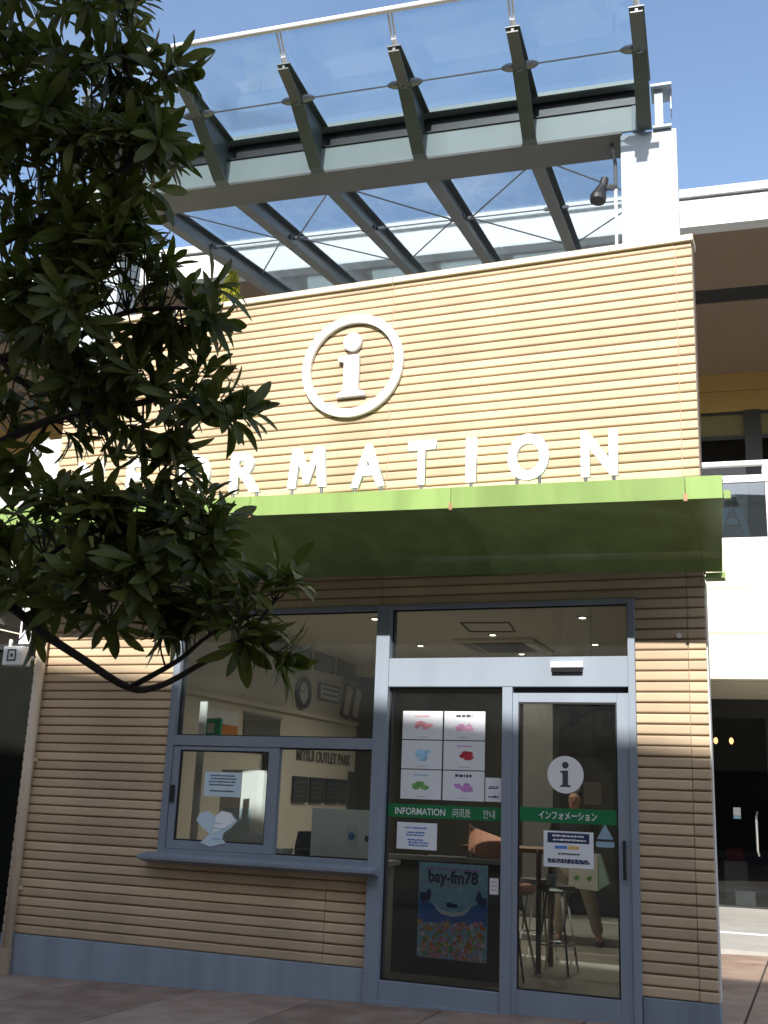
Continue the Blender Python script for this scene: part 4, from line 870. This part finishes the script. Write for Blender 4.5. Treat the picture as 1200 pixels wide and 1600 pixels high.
MB().box(0.15, 0.5, 10.8, 11.1, 0.1, 0.75).build('plinth', M['shop_dark'], t); MB().box(0.2, 0.45, 10.85, 11.0, 0.75, 0.95).build('goods', M['red'], t); MB().box(0.3, 0.6, 10.6, 10.78, 0.1, 0.3).build('box', M['counter'], t)
# A board on the balcony
t = thing('balcony_board', 'dark letter A shaped board standing behind the balcony glass', 'signboard', (0.45, 7.75, 5.1), R(5))
bb = MB()
for q0, q1 in (((0.20, 5.25), (0.42, 6.0)), ((0.42, 6.0), (0.66, 5.25))):
    a, b = Vector((q0[0], 7.7, q0[1])), Vector((q1[0], 7.7, q1[1])); bb.tube([a, b], 0.06, 4)
bb.build('frame', M['dark'], t); MB().box(0.28, 0.58, 7.68, 7.72, 5.52, 5.62).build('crossbar', M['dark'], t)

# stair at the left behind the kiosk
t = thing('stair_balustrade', 'white sloping stair balustrade rising behind the tree at the left', 'stair', (-9, 2.0, 0))
MB().prism([(-12.5, 0.6), (-7.95, 4.75), (-7.95, 5.42), (-12.5, 1.27)], 'y', 2.0, 2.12).build('panel', M['white'], t)
MB().tube([(-12.5, 2.06, 1.5), (-7.95, 2.06, 5.65)], 0.05, 8).build('handrail', M['alu_white'], t)
MB().box(-7.95, -7.62, 1.98, 2.3, 0, 5.6).build('post', M['white'], t)
st_ = MB()
for i in range(18): st_.box(-12.4 + i * 0.25, -12.1 + i * 0.25, 2.15, 3.6, 0.25 + i * 0.225, 0.45 + i * 0.225)
st_.build('steps', M['concrete'], t)
t = thing('shaded_passage_board', 'near black board whose colour gives the shade of the passage left of the kiosk', 'wall', (-8, 1.2, 0))  # added board, the passage shade is put into its colour
MB().box(-10.5, -6.4, 1.2, 1.3, -0.3, 2.9).build('board', M['passage_shade'], t); MB().box(-10.5, -6.4, 1.17, 1.33, 2.9, 2.96).build('cap', M['dark'], t)

# ------------------------------------------------------------------ building across the street that shades the lower front
oa = math.atan2(-0.155, 1.0)
ob = thing('opposite_building', 'long tan building across the street, facing the kiosk', 'building', (0, 0, 0), 0)
pA = Vector((1.43, -14.15, 0)); e1 = Vector((1, -0.155, 0)).normalized(); e2 = Vector((e1.y, -e1.x, 0))
def ow(a, b, z): q = pA + e1 * a + e2 * b; return (q.x, q.y, z)
def obox(a0, a1, b0, b1, z0, z1, name, m_):
    vs = [ow(a, b, z) for z in (z0, z1) for b in (b0, b1) for a in (a0, a1)]
    return MB().add(vs, [(0, 2, 3, 1), (4, 5, 7, 6), (0, 1, 5, 4), (2, 6, 7, 3), (0, 4, 6, 2), (1, 3, 7, 5)]).build(name, m_, ob)
obox(-28, 26, 0.05, 10, -0.2, 11.7, 'wall', M['street_wall']); obox(-28.1, 26.1, 0, 10.1, 11.7, 12.0, 'parapet', M['street_wall'])
for k_ in range(12):
    a = -26 + k_ * 4.3
    obox(a, a + 3.0, -0.02, 0.04, 0.2, 3.0, 'shop_window', M['dark']); obox(a, a + 3.0, -0.02, 0.04, 5.4, 8.4, 'upper_window', M['dark'])

# ------------------------------------------------------------------ broadleaf tree at the left
tr = thing('broadleaf_tree', 'dark green broadleaf evergreen tree with whorled leaves in the left foreground', 'tree', (-2.5, -5.5, 0.0))
MB().tube([(-2.5, -5.5, -0.1), (-2.48, -5.5, 0.8), (-2.42, -5.48, 1.8), (-2.40, -5.52, 2.8), (-2.36, -5.6, 3.6), (-2.30, -5.68, 4.6)], [0.13, 0.10, 0.085, 0.07, 0.055, 0.03], 10).build('trunk', M['bark'], tr, smooth=True)
BR = [
[(-2.41, -5.48, 2.0), (-2.1, -5.45, 2.12), (-1.71, -5.5, 2.06), (-1.53, -5.51, 1.96), (-1.35, -5.52, 1.87), (-1.22, -5.45, 1.79), (-1.08, -5.5, 1.79), (-0.97, -5.48, 1.85), (-0.79, -5.54, 1.92), (-0.7, -5.53, 2.03)],
[(-1.71, -5.5, 2.06), (-1.5, -5.48, 2.07), (-1.32, -5.46, 2.09), (-1.11, -5.5, 2.13), (-0.98, -5.47, 2.2)],
[(-2.40, -5.50, 2.35), (-1.89, -5.4, 2.65), (-1.55, -5.5, 2.68), (-1.29, -5.51, 2.69), (-1.06, -5.53, 2.69), (-0.91, -5.55, 2.59)],
[(-2.40, -5.52, 2.75), (-1.87, -5.48, 2.93), (-1.57, -5.48, 2.97), (-1.27, -5.59, 2.98), (-1.03, -5.59, 2.96)],
[(-2.37, -5.58, 3.1), (-1.85, -5.58, 3.32), (-1.59, -5.61, 3.39), (-1.34, -5.64, 3.47), (-1.16, -5.69, 3.5)],
[(-2.34, -5.62, 3.55), (-1.93, -5.64, 3.82), (-1.67, -5.67, 3.87), (-1.34, -5.75, 3.84), (-1.12, -5.74, 3.73)],
[(-1.22, -5.45, 1.79), (-1.05, -5.46, 1.87), (-0.93, -5.49, 1.94), (-0.75, -5.54, 1.99)],
[(-1.87, -5.48, 2.93), (-1.69, -5.48, 2.79), (-1.48, -5.51, 2.81), (-1.24, -5.52, 2.8)],
[(-1.71, -5.5, 2.06), (-1.55, -5.5, 2.2), (-1.35, -5.5, 2.28), (-1.1, -5.5, 2.28), (-0.95, -5.47, 2.24)],
[(-2.30, -5.68, 4.4), (-1.9, -5.68, 4.3), (-1.5, -5.7, 4.2), (-1.3, -5.7, 4.05)],
[(-2.40, -5.5, 2.2), (-2.7, -5.7, 2.9), (-2.9, -5.8, 3.4)], [(-2.4, -5.5, 2.4), (-2.5, -5.9, 3.0), (-2.6, -6.1, 3.4)], [(-2.4, -5.5, 2.6), (-2.6, -5.2, 3.2), (-2.7, -5.0, 3.7)]]
allpts = []
def smooth_path(b):
    P_ = [Vector(b[0])] + [Vector(q) for q in b] + [Vector(b[-1])]; o = []
    for i in range(1, len(P_) - 2):
        for t in (0, .25, .5, .75):
            a, p, q, d = P_[i - 1], P_[i], P_[i + 1], P_[i + 2]
            o.append(0.5 * (2 * p + (q - a) * t + (2 * a - 5 * p + 4 * q - d) * t * t + (3 * p - a - 3 * q + d) * t ** 3))
    o.append(P_[-2]); return [tuple(v) for v in o]
for k_, b in enumerate(BR):
    b = smooth_path(b)
    n = len(b); r0 = 0.017 if k_ == 0 else (0.018 if b[0][0] < -2 else 0.008)
    MB().tube(b, [r0 * (1 - 0.8 * i / (n - 1)) + 0.002 for i in range(n)], 7).build('branch', M['bark'], tr, smooth=True)
    for i in range(n - 1):
        allpts.append(Vector(b[i]))
    allpts.append(Vector(b[-1]))
CL = [(-1.74,-5.66,4.13,0.22),(-1.40,-5.70,3.97,0.16),(-1.84,-5.63,3.89,0.21),(-1.43,-5.75,3.71,0.19),(-1.27,-5.70,3.76,0.13),(-1.71,-5.61,3.61,0.20),(-1.38,-5.67,3.53,0.17),(-1.17,-5.70,3.51,0.10),(-1.24,-5.68,3.34,0.10),(-1.10,-5.73,3.72,0.06),(-1.78,-5.59,3.43,0.13),(-1.53,-5.57,3.33,0.13),(-1.19,-5.59,3.13,0.12),(-1.67,-5.57,3.13,0.17),(-1.35,-5.62,2.99,0.18),(-1.15,-5.54,2.98,0.12),(-0.98,-5.58,2.96,0.08),(-1.80,-5.47,2.98,0.11),(-1.48,-5.52,2.85,0.17),(-1.23,-5.52,2.82,0.16),(-1.06,-5.53,2.70,0.11),(-0.89,-5.55,2.60,0.07),(-1.40,-5.44,2.68,0.12),(-1.14,-5.52,2.55,0.10),(-1.84,-5.42,2.76,0.09),(-1.59,-5.42,2.74,0.11),(-1.63,-5.53,2.28,0.13),(-1.39,-5.54,2.26,0.13),(-1.22,-5.48,2.28,0.14),(-1.00,-5.50,2.29,0.11),(-0.93,-5.45,2.21,0.09),(-1.59,-5.47,2.13,0.17),(-1.32,-5.47,2.12,0.17),(-1.08,-5.48,2.11,0.16),(-0.89,-5.51,2.06,0.10),(-0.71,-5.54,2.04,0.08),(-0.76,-5.53,1.94,0.07),(-0.72,-5.49,1.87,0.04),(-1.03,-5.42,1.97,0.07),
      (-1.67,-5.51,2.54,0.07),(-1.49,-5.61,2.38,0.07),(-1.08,-5.55,2.35,0.06),(-1.34,-5.55,2.35,0.08),
      (-1.72,-5.5,3.25,0.16),(-1.55,-5.6,4.28,0.16),(-1.65,-5.5,3.0,0.15),(-1.28,-5.65,3.2,0.10),(-1.75,-5.55,3.75,0.2),(-1.45,-5.6,3.2,0.12),(-1.78,-5.5,2.2,0.13),(-1.15,-5.45,2.0,0.10),(-1.30,-5.62,3.6,0.13),
      (-2.3,-5.6,4.3,0.3),(-2.6,-5.7,3.9,0.3),(-2.8,-5.7,3.4,0.3),(-2.7,-5.1,3.6,0.3),(-2.6,-6.0,3.4,0.3),(-2.2,-5.6,3.2,0.25),(-2.15,-5.5,2.6,0.2)]
rr = random.Random(21)
def leaf_geo(L, W, bend, fold):
    vs = []; fs = []
    prof = [(0.0, 0.05), (0.12, 0.24), (0.32, 0.68), (0.58, 1.0), (0.78, 0.88), (0.93, 0.45), (1.0, 0.04)]
    for t_, w in prof:
        y = t_ * L; z = -bend * t_ * t_ * L
        vs += [(-w * W / 2, y, z + fold * w * W / 2), (0, y, z), (w * W / 2, y, z + fold * w * W / 2)]
    for i in range(len(prof) - 1):
        a = i * 3; fs += [(a, a + 1, a + 4, a + 3), (a + 1, a + 2, a + 5, a + 4)]
    return vs, fs
variants = [leaf_geo(1.0, w, b, f) for w, b, f in ((0.25, 0.2, 0.3), (0.30, 0.35, 0.2), (0.22, 0.1, 0.4), (0.27, 0.55, 0.25))]
leaves = []; twigs = MB()
trunk_axis = Vector((-2.4, -5.52, 0))
for ci, (x, y, z, r_) in enumerate(CL):
    c = Vector((x, y, z)); dens = 215.0 if ci < 52 else 40.0
    nw = max(3, int(dens * r_ ** 1.55 + 2))
    for w in range(nw):
        while True:
            o = Vector((rr.uniform(-1, 1), rr.uniform(-1, 1), rr.uniform(-1, 1)))
            if o.length <= 1: break
        tip = c + Vector((o.x * r_, o.y * r_ * 0.95, o.z * r_))
        near = min(allpts, key=lambda q: (q - tip).length + 0.15 * max(0, q.x - tip.x))
        d = (tip - near)
        d = (d.normalized() if d.length > 1e-4 else Vector((0, 0, 1))) + Vector((0.45, -0.1, 0.25)) + Vector((rr.uniform(-.4, .4), rr.uniform(-.4, .4), rr.uniform(-.4, .4)))
        d.normalize()
        midp = near.lerp(tip, 0.5) + Vector((0, 0, -0.02))
        twigs.tube([near, midp, tip], [0.0035, 0.0028, 0.002], 4)
        ref = d.orthogonal().normalized(); nl = rr.randint(6, 10); a0 = rr.random() * 6.28
        for l in range(nl):
            a = a0 + l * 2.4 + rr.uniform(-.3, .3); side_ = Matrix.Rotation(a, 3, d) @ ref
            sp_ = rr.uniform(0.35, 1.1)
            ld_ = (d * math.cos(sp_) + side_ * math.sin(sp_)); ld_.z -= rr.uniform(0.0, 0.45); ld_.normalize()
            up_ = (d - ld_ * d.dot(ld_)); up_ = up_.normalized() if up_.length > 1e-3 else ld_.orthogonal()
            xa = ld_.cross(up_).normalized(); up_ = xa.cross(ld_)
            L = rr.uniform(0.075, 0.15)
            mt = Matrix((xa, ld_, up_)).transposed().to_4x4() @ Matrix.Scale(L, 4); mt.translation = tip - d * rr.uniform(0, 0.03)
            leaves.append((mt, rr.randrange(4)))
struct(twigs.build('twig', M['bark'], tr), 'stuff')
cl_ = Vector(cam.location)
def size_of(e):
    mt, _ = e; c = mt @ Vector((0, 0.5, 0)); v = c - m.translation; zc = v.dot(fw)
    if zc < 0.3: return 0
    u_, w_ = v.dot(rx) / zc, v.dot(uy) / zc
    if abs(u_) > 0.36 or abs(w_) > 0.475: return 0
    nrm = (mt.to_3x3() @ Vector((0, 0, 1))).normalized()
    return mt.to_scale()[0] ** 2 * (0.25 + abs(nrm.dot(v.normalized()))) / zc ** 4
leaves.sort(key=size_of, reverse=True)
vm = []
for vs, fs in variants:
    vm.append(MB().add(vs, fs).mesh('leaf', M['leaf'], smooth=True))
og = Vector(ORG[tr.name])
for mt, k_ in leaves[:300]:
    o = link('leaf', vm[k_], tr); m2 = mt.copy(); m2.translation = mt.translation - og; o.matrix_local = m2
vs_all = []; fs_all = []
for mt, k_ in leaves[300:]:
    vs, fs = variants[k_]; o = len(vs_all)
    vs_all += [tuple((mt @ Vector(v)) - og) for v in vs]; fs_all += [tuple(i + o for i in f) for f in fs]
me = bpy.data.meshes.new('foliage'); me.from_pydata(vs_all, [], fs_all); me.materials.append(M['leaf'])
for p in me.polygons: p.use_smooth = True
struct(link('foliage', me, tr), 'stuff')
print('leaves', len(leaves), 'slabs', nslab)
